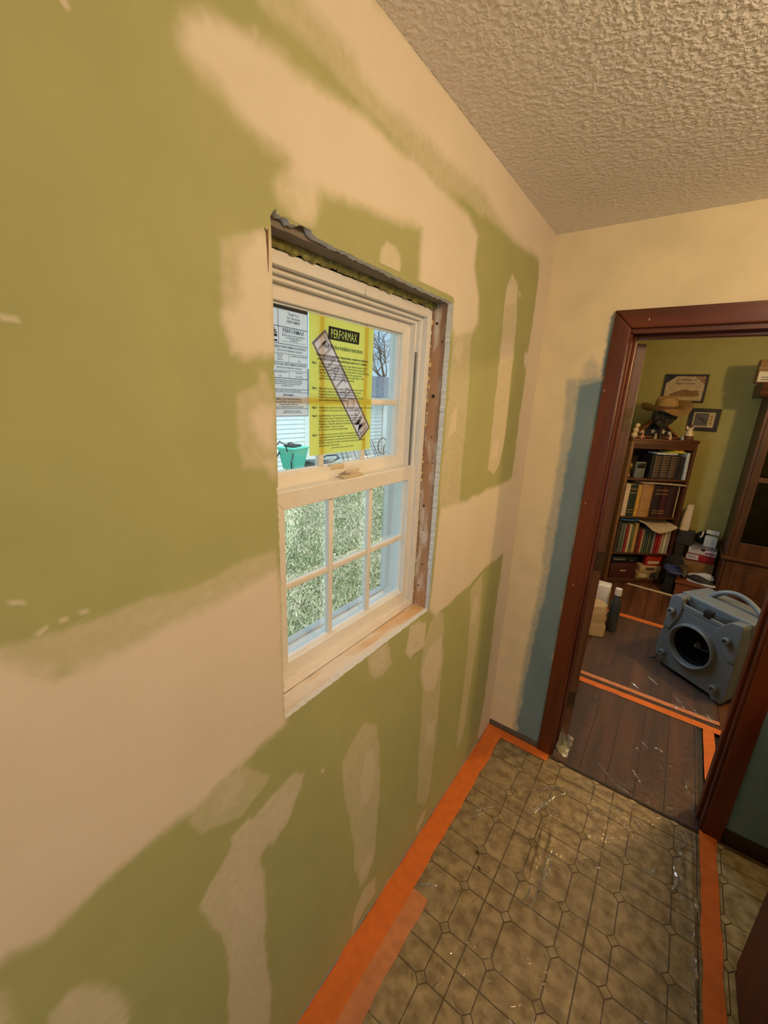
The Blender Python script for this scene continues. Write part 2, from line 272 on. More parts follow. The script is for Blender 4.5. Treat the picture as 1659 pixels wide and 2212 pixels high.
def ceiling_mat():
    m = bpy.data.materials.new('stippled_ceiling'); m.use_nodes=True; n=m.node_tree.nodes; L=m.node_tree.links; b=n['Principled BSDF']
    b.inputs['Base Color'].default_value=(*lin((240,236,232)),1); b.inputs['Roughness'].default_value=.9
    g=n.new('ShaderNodeNewGeometry'); z=n.new('ShaderNodeTexNoise'); z.inputs['Scale'].default_value=70; z.inputs['Detail'].default_value=2; z.inputs['Distortion'].default_value=.3
    v=n.new('ShaderNodeTexVoronoi'); v.inputs['Scale'].default_value=85; v.feature='SMOOTH_F1'
    L.new(g.outputs['Position'],z.inputs['Vector']); L.new(z.outputs['Color'],v.inputs['Vector']) if False else L.new(g.outputs['Position'],v.inputs['Vector'])
    r=n.new('ShaderNodeValToRGB'); r.color_ramp.elements[0].position=.42; r.color_ramp.elements[1].position=.66
    L.new(z.outputs['Fac'],r.inputs['Fac'])
    a=n.new('ShaderNodeMath'); a.operation='MULTIPLY_ADD'; a.inputs[1].default_value=-.5; L.new(v.outputs['Distance'],a.inputs[0]); L.new(r.outputs['Color'],a.inputs[2])
    bp=n.new('ShaderNodeBump'); bp.inputs['Strength'].default_value=.55; bp.inputs['Distance'].default_value=.006
    L.new(a.outputs[0],bp.inputs['Height']); L.new(bp.outputs['Normal'],b.inputs['Normal']); return m
m_ceil = ceiling_mat()
m_ceil2 = m_white

# ---- left wall: drywall sheet with a jagged window cut-out
def jag_loop():
    pts=[]; rr=random.Random(3)
    def run(a,b,amp,extra=None):
        n=max(2,int(math.dist(a,b)/.007))
        for i in range(n):
            t=i/n; p=[a[0]+(b[0]-a[0])*t,a[1]+(b[1]-a[1])*t]
            j=rr.uniform(-amp,amp)
            if abs(b[0]-a[0])>abs(b[1]-a[1]): p[1]+=j+(extra(p[0]) if extra else 0)
            else: p[0]+=j
            pts.append(tuple(p))
    run((Y0w,Z0w),(Y1w,Z0w),.0016)
    run((Y1w,Z0w),(Y1w-.006,Z1w-.002),.0016)
    def torn(y):
        e=0
        if y<.60: e+=.010*math.sin((y-.487)*60)**2
        if .53<y<.575: e+=.006
        if y<.50: e+=.010
        return e
    run((Y1w-.006,Z1w-.002),(Y0w-.002,Z1w+.004),.0018,torn)
    run((Y0w-.002,Z1w+.004),(Y0w,Z0w),.0022)
    return pts
def sheet_with_hole(name, outer, inner, x0, x1, mats):
    """outer/inner loops in (y,z); front face at x0 (material 0), cut edges down to x1 (material 1), back face"""
    bm=bmesh.new()
    def loop(pts,x): 
        vs=[bm.verts.new((x,a,b)) for a,b in pts]; es=[bm.edges.new((vs[i],vs[(i+1)%len(vs)])) for i in range(len(vs))]; return vs,es
    vo,eo=loop(outer,x0); vi,ei=loop(inner,x0)
    r=bmesh.ops.triangle_fill(bm,edges=eo+ei,use_beauty=True,use_dissolve=False)
    for f in bm.faces: f.material_index=0
    if bm.faces[:] and sum(f.normal.x for f in bm.faces)<0:
        for f in bm.faces: f.normal_flip()
    bv=[bm.verts.new((x1,v.co.y,v.co.z)) for v in vi]
    for i in range(len(vi)):
        j=(i+1)%len(vi); f=bm.faces.new((vi[i],vi[j],bv[j],bv[i])); f.material_index=1
    bo=[bm.verts.new((x1,v.co.y,v.co.z)) for v in vo]
    for i in range(len(vo)):
        j=(i+1)%len(vo); f=bm.faces.new((vo[i],bo[i],bo[j],vo[j])); f.material_index=1
    bmesh.ops.recalc_face_normals(bm,faces=bm.faces[:])
    me=bpy.data.meshes.new(name); bm.to_mesh(me); bm.free()
    for m in mats: me.materials.append(m)
    o=bpy.data.objects.new(name,me); C.objects.link(o); return o
JAG=jag_loop()
wall_left=struct(sheet_with_hole('wall_left',[(-3,0),(D,0),(D,H),(-3,H)],JAG,0.0,-.0160,[m_board,m_gyps]),'pale green drywall with unfinished joint compound around the window')

# joint compound: each smear is a thin opaque layer; towards its feathered edge it thins out and takes the board's colour
def compound_mat(name, base, rgb, rgb2, rough=.86):
    """colour runs from the bare board (base: rgb, variation, noise scale as on the wall) to the coat, by the layer's thickness"""
    m=bpy.data.materials.new(name); m.use_nodes=True; n=m.node_tree.nodes; L=m.node_tree.links; b=n['Principled BSDF']
    b.inputs['Roughness'].default_value=rough; g=n.new('ShaderNodeNewGeometry')
    def ramp(scale,det,c1,c2):
        z=n.new('ShaderNodeTexNoise'); z.inputs['Scale'].default_value=scale; z.inputs['Detail'].default_value=det; L.new(g.outputs['Position'],z.inputs['Vector'])
        r=n.new('ShaderNodeValToRGB'); r.color_ramp.elements[0].color=(*c1,1); r.color_ramp.elements[1].color=(*c2,1); r.color_ramp.elements[0].position=.35; r.color_ramp.elements[1].position=.65
        L.new(z.outputs['Fac'],r.inputs['Fac']); return r
    bc=lin(base[0]); r0=ramp(base[2],4,[v*(1-base[1]) for v in bc],[v*(1+base[1]) for v in bc]); r1=ramp(5,3,lin(rgb),lin(rgb2))
    at=n.new('ShaderNodeAttribute'); at.attribute_name='cover'
    z2=n.new('ShaderNodeTexNoise'); z2.inputs['Scale'].default_value=55; z2.inputs['Detail'].default_value=6; L.new(g.outputs['Position'],z2.inputs['Vector'])
    # scraped look, strongest where the coat is half thick: cover + (noise-.5)*k*cover*(1-cover)
    i=n.new('ShaderNodeMath'); i.operation='SUBTRACT'; i.inputs[0].default_value=1.0; L.new(at.outputs['Fac'],i.inputs[1])
    p1=n.new('ShaderNodeMath'); p1.operation='MULTIPLY'; L.new(i.outputs[0],p1.inputs[0]); L.new(at.outputs['Fac'],p1.inputs[1])
    c5=n.new('ShaderNodeMath'); c5.operation='MULTIPLY_ADD'; c5.inputs[1].default_value=2.2; c5.inputs[2].default_value=-1.1; L.new(z2.outputs['Fac'],c5.inputs[0])
    q=n.new('ShaderNodeMath'); q.operation='MULTIPLY_ADD'; q.use_clamp=True; L.new(p1.outputs[0],q.inputs[0]); L.new(c5.outputs[0],q.inputs[1]); L.new(at.outputs['Fac'],q.inputs[2])
    x=n.new('ShaderNodeMix'); x.data_type='RGBA'; L.new(q.outputs[0],x.inputs['Factor']); L.new(r0.outputs['Color'],x.inputs['A']); L.new(r1.outputs['Color'],x.inputs['B']); L.new(x.outputs['Result'],b.inputs['Base Color'])
    return m
m_comp=compound_mat('joint_compound',(BOARD,.03,9),(226,212,190),(231,217,197)); m_bluecoat=compound_mat('blue_paint_remnant',(CREAM,.05,7),(106,132,144),(114,140,152),.8)
def vnoise(a,b,f,s):
    """smooth value noise on arrays"""
    tab=np.random.default_rng(s).random((64,64)); x=a*f; y=b*f; xi=np.floor(x).astype(int); yi=np.floor(y).astype(int); u=x-xi; v=y-yi; u=u*u*(3-2*u); v=v*v*(3-2*v)
    g=lambda i,j: tab[i%64,j%64]
    return (g(xi,yi)*(1-u)+g(xi+1,yi)*u)*(1-v)+(g(xi,yi+1)*(1-u)+g(xi+1,yi+1)*u)*v-.5
def cover(k,spec,A,B):
    nm,op,soft,warp,poly=spec; P=np.array(poly)
    wa=A+warp*(1.6*vnoise(A,B,18,k)+.9*vnoise(A,B,70,k+9)); wb=B+warp*(1.6*vnoise(A,B,18,k+30)+.9*vnoise(A,B,70,k+40))
    d=np.full(A.shape,1e9); ins=np.zeros(A.shape,bool); n=len(P)
    for i in range(n):
        x0,y0=P[i]; x1,y1=P[(i+1)%n]; ex,ey=x1-x0,y1-y0; L2=ex*ex+ey*ey+1e-12
        t=np.clip(((wa-x0)*ex+(wb-y0)*ey)/L2,0,1); d=np.minimum(d,np.hypot(wa-x0-t*ex,wb-y0-t*ey))
        c=((y0>wb)!=(y1>wb)); xx=x0+(wb-y0)*ex/np.where(abs(ey)<1e-9,1e-9,ey); ins^=(c&(wa<xx))
    sd=np.where(ins,d,-d); cov=np.clip((sd+soft)/(2*soft),0,1); return cov*cov*(3-2*cov)*op
LAYER={}
def smear(k, specs, plane, parent, mtl, hole=None):
    spec=specs[k]; nm,op,soft,warp,poly=spec; P=np.array(poly); st=.0045 if soft<.009 else .006
    if nm=='nick': st=.0016
    pad=soft+warp*1.6+st; a0,b0=P.min(0)-pad; a1,b1=P.max(0)+pad
    if plane=='x': a1=min(a1,D-.0005)
    else: a0=max(a0,.0005)
    b0=max(b0,.001); b1=min(b1,H-.0005)
    na=max(3,int((a1-a0)/st)+1); nb=max(3,int((b1-b0)/st)+1)
    A,B=np.meshgrid(np.linspace(a0,a1,na),np.linspace(b0,b1,nb),indexing='ij')
    cov=cover(k,spec,A,B); total=cov.copy(); layer=0
    for j in range(k):      # what earlier coats already cover here
        q=np.array(specs[j][4]); pj=specs[j][2]+specs[j][3]*1.6
        if q[:,0].min()-pj<a1 and q[:,0].max()+pj>a0 and q[:,1].min()-pj<b1 and q[:,1].max()+pj>b0: 
            cj=cover(j,specs[j],A,B); total=1-(1-total)*(1-cj)
            if ((cj>.002)&(cov>.002)).any(): layer=max(layer,LAYER[(plane,j)]+1)
    LAYER[(plane,k)]=layer; keep=cov>.002
    if hole:   # nothing over the window opening
        h0,h1,g0,g1=hole; inh=(A>h0)&(A<h1)&(B>g0)&(B<g1)
    else: inh=np.zeros(A.shape,bool)
    cell=(keep[:-1,:-1]|keep[1:,:-1]|keep[:-1,1:]|keep[1:,1:])&~(inh[:-1,:-1]&inh[1:,:-1]&inh[:-1,1:]&inh[1:,1:])
    if hole:   # pull stray vertices back to the rim of the opening
        da=np.where(A-h0<h1-A,h0-A,h1-A); db=np.where(B-g0<g1-B,g0-B,g1-B); ua=inh&(abs(da)<=abs(db)); ub=inh&~ua
        A=np.where(ua,A+da,A); B=np.where(ub,B+db,B)
    ii,jj=np.nonzero(cell); idx=np.arange(na*nb).reshape(na,nb)
    q=np.stack([idx[ii,jj],idx[ii+1,jj],idx[ii+1,jj+1],idx[ii,jj+1]],1)
    us=np.unique(q); mp=-np.ones(na*nb,int); mp[us]=np.arange(len(us)); q=mp[q]
    cu=cov.ravel()[us]; off=.00006+np.clip(cu/(.08*op),0,1)*(.00022*(layer+1)+.00015*cu); av=A.ravel()[us]; bv=B.ravel()[us]
    if plane=='x': co=np.stack([off,av,bv],1)
    else: co=np.stack([av,D-off,bv],1)
    nmo='joint_compound_smear' if mtl is m_comp else 'blue_paint_remnant'
    me=bpy.data.meshes.new(nmo); me.from_pydata(co.tolist(),[],q.tolist())
    at=me.attributes.new('cover','FLOAT','POINT'); at.data.foreach_set('value',total.ravel()[us].astype(np.float32))
    me.polygons.foreach_set('use_smooth',[True]*len(q)); me.materials.append(mtl)
    o=bpy.data.objects.new(nmo,me); C.objects.link(o); o.parent=parent; return o
HOLE=(Y0w,Y1w-.004,Z0w-.001,Z1w+.012)
for k in range(len(LEFT_PATCHES)): smear(k,LEFT_PATCHES,'x',wall_left,m_comp,HOLE)

# framing laid bare around the window (parts of the wall)
m_stud=mat('stud_pine_with_plaster', (186,144,112), .75, 0, 26, .3, 60, (1,1,.3), rgb2=(218,206,194), ramp=(.50,.63))
m_grey=mat('weathered_header_wood', (128,116,104), .85, .16, 40, .7, 110, (1,.25,1))
m_sill=mat('rough_sill_wood', (216,180,134), .75, 0, 18, .3, 80, (1,.25,1), rgb2=(232,226,220), ramp=(.34,.52))
m_foam=mat('yellow_green_spray_foam', (150,146,84), .9, .25, 60, .8, 90)
m_foam2=mat('pale_spray_foam', (226,204,140), .9, .15, 60, .8, 90)
def rough_bar(name,x0,x1,y0,y1,z0,z1,mtl,axis,amp,label=None):
    """bar with lightly uneven surface, subdivided along axis"""
    bm=bmesh.new(); bmesh.ops.create_cube(bm,size=1)
    for v in bm.verts: v.co=Vector(((x0+x1)/2+v.co.x*(x1-x0),(y0+y1)/2+v.co.y*(y1-y0),(z0+z1)/2+v.co.z*(z1-z0)))
    ax='xyz'.index(axis); es=[e for e in bm.edges if abs((e.verts[0].co-e.verts[1].co)[ax])>1e-4]
    bmesh.ops.subdivide_edges(bm,edges=es,cuts=40)
    for v in bm.verts:
        q=mnoise.noise_vector(v.co*60)*amp; q[ax]=0; v.co+=q
    mb=MB(); mb.frombm(bm); o=mb.build(name,mtl,wall_left)
    if label: o['label']=label
    return o
rough_bar('header_board',-.052,-.0161,.40,1.20,2.030,2.12,m_grey,'y',.0012,'grey weathered header wood above the window')
rough_bar('trimmer_stud',-.066,-.0161,1.1185,1.156,1.05,2.10,m_stud,'z',.0008,'bare pine stud smeared with plaster')
rough_bar('trimmer_stud',-.066,-.0161,.448,.4845,1.05,2.10,m_stud,'z',.0008)
rough_bar('sill_board',-.064,-.0161,.44,1.16,1.04,1.0855,m_sill,'y',.0012,'rough whitened sill board')
mb=MB()   # foam squeezed out of the gap beside the frame
for i in range(46):
    z=1.12+.86*i/45+random.uniform(-.006,.006); s=random.uniform(.002,.0055)*(1.2 if z>1.75 else .8)
    blob(mb,(-.066+random.uniform(-.001,.004),1.1165,z),(s*.8,s*.7,s*1.5),.4,1,seed=i)
mb.build('spray_foam_bead',m_foam2,wall_left)
mb=MB()
for i in range(40):
    y=.49+.63*i/39; s=random.uniform(.008,.012)
    blob(mb,(-.060,y,2.026+random.uniform(-.002,.002)),(.008,.014,s),.3,2,seed=i+60)
mb.build('insulation_strip',m_foam,wall_left)
mb=MB()
for (x,y,z,r) in [(-.05,1.118,1.98,.004),(-.028,1.118,1.93,.0022),(-.045,1.118,1.78,.0055),(-.04,1.118,1.66,.002),(-.05,1.118,1.58,.002),(-.03,1.118,1.58,.002),(-.05,1.118,1.44,.004),(-.045,1.118,1.36,.002),(-.04,1.118,1.24,.003),(-.05,1.118,1.16,.003)]:
    mb.lathe([(0.0001,-.0004),(r,-.0004),(r,.0004),(.0001,.0004)],10,0,T((x,y,z),0,R(90)))
mb.build('knots_and_nail_holes',m_dark,wall_left)
mb=MB(); mb.prism([(.4765,2.012),(.481,2.016),(.4805,1.99),(.479,1.955)],.0,.0016,'x'); mb.prism([(.474,2.016),(.478,2.012),(.4775,2.006)],.0,.002,'x'); mb.build('torn_paper_crack',mat('torn_paper',(120,92,60),.9,.2,60),wall_left)

# outer skin of the house wall around the window, and the dining side with its own window
mb=MB()
for y0,y1,z0,z1 in [(-3.2,.50,-.6,2.7),(1.11,2.45,-.6,2.7),(.50,1.11,-.6,1.08),(.50,1.11,2.015,2.7),(3.65,5.6,-.6,2.7),(2.45,3.65,-.6,.95),(2.45,3.65,2.05,2.7)]: mb.box(-.165,-.145,y0,y1,z0,z1)
mb.box(-.165,-.0005,-3.2,WT,H+.001,H+.06)
struct(mb.build('wall_exterior',m_white))
mb=MB()
for y0,y1,z0,z1 in [(WT,2.52,0,H),(3.58,5.25,0,H),(2.52,3.58,0,1.0),(2.52,3.58,2.0,H)]: mb.box(-.14,0,y0,y1,z0,z1)
struct(mb.build('wall_dining_left',m_sage))
w2=empty('window_2',(-.05,3.05,1.0)); struct(w2)
mb=MB(); mb.ring(-.53,.53,0,1.0,.05,-.03,.03); mb.box(-.02,.02,-.48,.48,.48,.52); mb.build('window_frame',m_white,w2)

# ---- far wall with the doorway
DX0,DX1,DZ=.335,.985,2.07
mb=MB()
mb.box(0,DX0,D,2.03,0,H,0); mb.box(DX0,DX1,D,2.03,DZ,H,0); mb.box(DX1,1.9,D,2.03,1.35,H,0); mb.box(DX1,2.8,D,2.03,0,1.35,1); mb.box(1.9,2.8,D,2.03,1.35,H,0)
mb.box(0,DX0,2.03,WT,0,H,2); mb.box(DX0,DX1,2.03,WT,DZ,H,2); mb.box(DX1,2.8,2.03,WT,0,H,2)
wall_far=struct(mb.build('wall_far',[m_tan,m_blue,m_sage]),'cream coated wall around the doorway with old blue paint')
for k in range(len(FAR_PATCHES)): smear(k,FAR_PATCHES,'y',wall_far,m_bluecoat)
mb=MB(); mb.prism([(.0008,.0),(.0008,H),(.004,H),(.004,0)],D-.0016,D-.0001,'y')
mb.prism([(.118,1.99),(.1195,2.44),(.1185,2.44),(.117,1.99)],D-.0006,D,'y'); mb.build('paint_ridge',m_tan,wall_far)

# ---- kitchen shell behind the camera, ceiling
mb=MB(); mb.box(2.8,2.9,-3,D,0,H); struct(mb.build('wall_right',m_tan))
mb=MB()
for x0,x1,z0,z1 in [(-.14,1.3,0,H),(2.5,2.9,0,H),(1.3,2.5,0,1.0),(1.3,2.5,2.0,H)]: mb.box(x0,x1,-3.14,-3.0,z0,z1)
struct(mb.build('wall_back',m_tan))
mb=MB(); mb.box(0,2.9,-3.1,D,H,H+.06); struct(mb.build('ceiling',m_ceil),'stippled white ceiling')
mb=MB(); mb.box(-.14,3.1,D,5.35,H+.001,H+.06); struct(mb.build('ceiling_dining',m_ceil2))
mb=MB(); mb.box(-.14,3.1,5.25,5.37,0,H); wdf=struct(mb.build('wall_dining_far',m_sage),'sage green dining room wall')
mb=MB(); mb.box(3.0,3.1,WT,5.25,0,H); struct(mb.build('wall_dining_right',m_sage))
w3=empty('window_3',(1.9,-3.05,1.0)); struct(w3)
mb=MB(); mb.ring(-.6,.6,0,1.0,.05,-.03,.03); mb.build('window_frame',m_white,w3).rotation_euler=(0,0,R(90))

# ---- kitchen floor: vinyl in octagon-and-dot pattern, seams every 32 cm through the octagon centres
m_grout=mat('floor_joint',(92,76,50),.8,.15,60,coord='World')
m_tile=mat('mottled_vinyl_tile',(152,134,98),.42,0,24,.12,90,None,.35,0,(204,188,148),(.34,.64),8,'World')
P_=.1605; TY=.2455; GAP=.0016
mb=MB(); mb.box(0,2.8,-3,1.9505,-.05,-.0014); mb.box(0,.346,1.9505,D+.004,-.05,-.0014); mb.box(.971,2.8,1.9505,D+.004,-.05,-.0014); floor=struct(mb.build('floor',m_grout),'vinyl floor patterned with octagons and small diamonds')
def clip(poly, ax, s, c):
    out=[]
    for i in range(len(poly)):
        a=poly[i]; b=poly[(i+1)%len(poly)]; da=s*(a[ax]-c); db=s*(b[ax]-c)
        if da>=0: out.append(a)
        if (da>=0)!=(db>=0):
            t=da/(da-db); out.append((a[0]+(b[0]-a[0])*t,a[1]+(b[1]-a[1])*t))
    return out
hd=.0205; e=.08025-GAP; c_=.08025-hd-GAP*.4
OCT=[(e,-c_),(e,c_),(c_,e),(-c_,e),(-e,c_),(-e,-c_),(-c_,-e),(c_,-e)]
hq=hd-GAP*1.4; DIA=[(hq,0),(0,hq),(-hq,0),(0,-hq)]
def pieces(sx,sy):
    L=[OCT]
    for ax,on in ((0,sx),(1,sy)):
        if on: L=[clip(q,ax,s,s*.0018) for q in L for s in (1,-1)]
    return L
TM={}
def tile_mesh(key,poly):
    if key not in TM:
        n=len(poly); cx=sum(p[0] for p in poly)/n; cy=sum(p[1] for p in poly)/n
        inn=[(p[0]+(cx-p[0])*.02,p[1]+(cy-p[1])*.02) for p in poly]
        v=[(a,b,-.0014) for a,b in poly]+[(a,b,0) for a,b in inn]; f=[tuple(range(n,2*n))]+[(i,(i+1)%n,n+(i+1)%n,n+i) for i in range(n)]
        me=bpy.data.meshes.new('tile'); me.from_pydata(v,[],f); me.materials.append(m_tile); TM[key]=me
    return TM[key]
rest=MB()
for i in range(0,18):
    for j in range(-20,11):
        cx,cy=i*P_,TY+j*P_
        near=(cx<1.30 and .70<cy<D)
        items=[('o%d%d%d'%(i%2,j%2,k),q,cx,cy) for k,q in enumerate(pieces(i%2==0,j%2==0))]+[('d',DIA,cx+P_/2,cy+P_/2)]
        for key,q,x,y in items:
            if min(a for a,b in q)+x<-.001 or max(b for a,b in q)+y>1.937:
                q=[(max(a,-x+.001),min(b,1.937-y)) for a,b in q]; key=None
                if max(a for a,b in q)-min(a for a,b in q)<.006 or max(b for a,b in q)-min(b for a,b in q)<.006: continue
            if near:
                me=tile_mesh(key if key else 'c%d_%d_%.3f_%.3f'%(i,j,q[0][0],q[0][1]),q); o=bpy.data.objects.new('tile',me); C.objects.link(o); o.location=(x,y,0); o.parent=floor
            else: rest.prism([(a+x,b+y) for a,b in q],-.0014,0,'z')
tag(rest.build('tile_field',m_tile,floor),None,kind='stuff')

# ---- dining floor: dark planks
m_sub=mat('dark_subfloor',(30,20,14),.8,.1,20)
mb=MB(); mb.box(.346,.971,1.95,D+.004,-.05,-.013); mb.box(-.1,3.0,D+.004,5.25,-.05,-.013); floor2=struct(mb.build('floor_dining',m_sub),'dark brown wood plank floor')
pm=[wood('floor_plank_%d'%i,(62+6*i,38+3*i,25+2*i),(104+8*i,66+5*i,44+4*i),.42,'y',18,.12,.5,'World') for i in range(3)]
PMESH={}
for i in range(25):
    y=1.952-random.uniform(0,.8); x=i*.12
    while y<5.25:
        l=1.22; a=max(y,1.952); b=min(y+l,5.248)
        if b-a>.05:
            key=(round(b-a,3),i%3 if random.random()<.6 else random.randrange(3))
            xa,xb=.0012,.1188
            if a<2.09:
                if x+xb<.347 or x+xa>.970: a=2.096
                else: xa=max(xa,.347-x); xb=min(xb,.970-x)
            mb=MB(); mb.rbox(xa,xb,.001,b-a-.001,-.012,0,.0008,1); o=mb.build('plank',pm[key[1]],floor2); o.location=(x,a,0)
        y+=l
mb=MB(); mb.prism([(D-.028,-.001),(D-.024,.003),(D-.016,.003),(D-.012,-.001)],DX0+.012,DX1-.014,'x'); struct(mb.build('trim_1',m_dark),'dark threshold strip in the doorway')

# ---- door casing, jambs, open leaf
door=empty('door_1',(.66,D,0)); struct(door,'doorway with dark red-brown wood casing')
def dpart(mb,name,m,label=None):
    o=mb.build(name,m,door); o.matrix_parent_inverse=Matrix.Translation((-.66,-D,0)); 
    if label: o['label']=label
    return o
def casing(poly,name,m):
    """mitred board: poly in xz, with eased (bevelled) face"""
    n=len(poly); cx=sum(p[0] for p in poly)/n; cz=sum(p[1] for p in poly)/n
    bm=bmesh.new(); b=[bm.verts.new((x,D,z)) for x,z in poly]; f=[bm.verts.new((x,D-.017,z)) for x,z in poly]
    bm.faces.new(f); bm.faces.new(b[::-1])
    for i in range(n): bm.faces.new((b[i],b[(i+1)%n],f[(i+1)%n],f[i]))
    bmesh.ops.recalc_face_normals(bm,faces=bm.faces[:])
    ed=[e for e in bm.edges if all(abs(v.co.y-(D-.017))<1e-5 for v in e.verts)]
    bmesh.ops.bevel(bm,geom=ed,offset=.006,segments=3,affect='EDGES',profile=.6)
    mb=MB(); mb.frombm(bm,0,True); return dpart(mb,name,m)
casing([(.273,0),(.338,0),(.338,2.066),(.273,2.134)],'casing_board',m_door)
casing([(1.047,0),(.980,0),(.980,2.066),(1.047,2.134)],'casing_board',m_door)
casing([(.2735,2.1345),(.3385,2.0665),(.9795,2.0665),(1.0465,2.1345)],'casing_board',m_doorx)
mb=MB(); mb.box(.335,.345,D,2.105,0,2.055); dpart(mb,'jamb',m_door)
mb=MB(); mb.box(.972,.985,D,2.105,0,2.055); dpart(mb,'jamb',m_door)
mb=MB(); mb.box(.335,.985,D,2.105,2.050,2.066); dpart(mb,'head_jamb',m_doorx)
mb=MB(); mb.rbox(.345,.357,2.015,2.062,0,2.05,.002); dpart(mb,'door_stop',m_door)
mb=MB(); mb.rbox(.960,.972,2.015,2.062,0,2.05,.002); dpart(mb,'door_stop',m_door)
mb=MB(); mb.rbox(.357,.960,2.015,2.062,2.036,2.05,.002); dpart(mb,'door_stop',m_doorx)
leaf_d=Vector((-.36,.933,0)).normalized(); ML=Matrix(((leaf_d.x,leaf_d.y,0,.351),(leaf_d.y,-leaf_d.x,0,2.118),(0,0,1,0),(0,0,0,1)))
m_leaf=wood('door_leaf_wood',(74,42,24),(128,80,48),.45,'z',14,.1)
mb=MB(); mb.rbox(0,.60,0,.037,.012,2.03,.002,1,0,ML); lf=dpart(mb,'door_leaf',m_leaf,'brown door leaf standing open into the dining room')
for z in (.25,1.05,1.72):
    mb=MB(); mb.box(-.0012,0,.002,.035,z-.05,z+.05,0,ML); mb.tube([ML@Vector((-.003,-.001,z-.05)),ML@Vector((-.003,-.001,z+.05))],.005,8); dpart(mb,'hinge',mat('aged_brass',(90,70,46),.45,.2,40,metal=.7))
mb=MB()
for (x,z,r) in [(.392,2.096,.003),(.284,1.835,.0028),(.29,1.36,.0025),(.30,.97,.003)]: mb.prism([(x-r*.5,z-r*1.6),(x+r*.5,z-r*1.4),(x+r*.3,z+r*1.6),(x-r*.2,z+r)],D-.0186,D-.0168,'y')
dpart(mb,'plaster_fleck',m_gyps)

# ---- base trims
m_vbase=mat('grey_vinyl_base',(96,90,78),.6,.12,30)
mb=MB(); mb.prism([(D-.006,0),(D-.004,.034),(D,.034),(D,0)],.001,.272,'x'); struct(mb.build('baseboard_far',m_vbase),'thin grey strip left at the foot of the far wall')
mb=MB(); mb.prism([(D-.014,0),(D-.014,.058),(D-.008,.068),(D,.068),(D,0)],1.048,2.8,'x'); struct(mb.build('baseboard_right',wood('baseboard_wood',(40,20,12),(70,36,20),.45,'x',16)),'dark brown baseboard right of the doorway')
# ================================================================== double-hung window, papers on it
def wpart(mb,name,m,root,label=None,bevel=0):
    o=mb.build(name,m,root,bevel) if isinstance(mb,MB) else mb
    if root.type=='EMPTY': o.matrix_parent_inverse=root.matrix_basis.inverted()
    if label: o['label']=label
    return o
m_vinyl=mat('white_vinyl',(236,232,226),.38,.02,30)
m_vinylg=mat('grey_track',(120,122,122),.5,.05,40)
m_glass=clear('window_glass',(.985,.995,.995),.0,0,1.40,.5)
win=empty('window_1',(-.1,.805,1.087)); struct(win,'white vinyl double-hung window with grille bars')
mb=MB(); mb.ring(.495,1.114,1.086,2.017,.024,-.165,-.064); wpart(mb,'window_frame',m_vinyl,win,None,.0015)
mb=MB(); mb.ring(.519,1.090,1.105,1.993,.009,-.165,-.080); wpart(mb,'inner_frame',m_vinyl,win,None,.002)
mb=MB(); mb.ring(.528,1.081,1.112,1.984,.0085,-.165,-.093); wpart(mb,'inner_stop',m_vinyl,win,None,.001)
mb=MB(); mb.ring(.495,1.114,1.086,2.017,.026,-.190,-.166,0,.040); wpart(mb,'outer_frame',m_vinyl,win,None,.002)
for y in (.5285,1.0795):
    mb=MB(); mb.box(-.0925,-.088,y-.0035,y+.0035,1.56,1.90); wpart(mb,'balance_track',m_vinylg,win)
def sash(z0,z1,y0,y1,ws,wt,wb,x0,x1,gx,hz,label):
    mb=MB(); mb.ring(y0,y1,z0,z1,ws,x0,x1,0,wb,wt,ws); s=wpart(mb,'sash',m_vinyl,win,label,.002)
    gy0,gy1,gz0,gz1=y0+ws,y1-ws,z0+wb,z1-wt
    mb=MB(); mb.ring(gy0-.004,gy1+.004,gz0-.004,gz1+.004,.0075,gx-.006,gx+.006); mb.build('glazing_bead',m_vinyl,s)
    for yc in (.723,.884):
        mb=MB(); mb.rbox(gx-.008,gx+.006,yc-.0085,yc+.0085,gz0,gz1,.0025,2); mb.build('grille_bar',m_vinyl,s)
    ed=[gy0,.723-.009,.723+.009,.884-.009,.884+.009,gy1]
    for a,b in ((ed[0],ed[1]),(ed[2],ed[3]),(ed[4],ed[5])):
        mb=MB(); mb.rbox(gx-.0075,gx+.0055,a,b,hz-.008,hz+.008,.0025,2); mb.build('grille_bar',m_vinyl,s)
    mb=MB(); mb.box(gx-.010,gx-.009,gy0-.002,gy1+.002,gz0-.002,gz1+.002); mb.build('glass_pane',m_glass,s)
    return s
up=sash(1.560,1.976,.528,1.081,.044,.030,.040,-.145,-.110,-.126,1.757,'upper sash, its glass partly covered by papers')
lo=sash(1.096,1.571,.523,1.100,.043,.041,.056,-.106,-.074,-.092,1.341,'lower sash with six panes of grille')
mb=MB(); mb.box(-.074,-.071,.58,1.05,1.108,1.114); mb.build('lift_rail',m_vinyl,lo)
m_lock=mat('ivory_plastic',(214,196,164),.4,.05,30)
mb=MB(); mb.rbox(-.100,-.078,.762,.838,1.571,1.578,.002); lk=mb.build('sash_lock',m_lock,lo,)
mb=MB(); mb.lathe([(.0001,0),(.012,0),(.012,.009),(.009,.012),(.0001,.012)],16,0,T((-.089,.80,1.578))); mb.rbox(-.094,-.084,.775,.83,1.582,1.590,.003,2,0,T((0,0,0))); mb.build('lock_lever',m_lock,lo)
mb=MB(); mb.rbox(-.125,-.108,.745,.795,1.590,1.604,.003); mb.build('lock_keeper',m_lock,up)
tm=Matrix(((0,0,1,-.0635),(1,0,0,.806),(0,1,0,2.000),(0,0,0,1)))
m_ink=mat('black_ink',(22,22,24),.7,.05,30)
wpart(text_mesh('stamp_text','S\nR',.0075,m_ink,win,tm,'CENTER'),'',None,win)

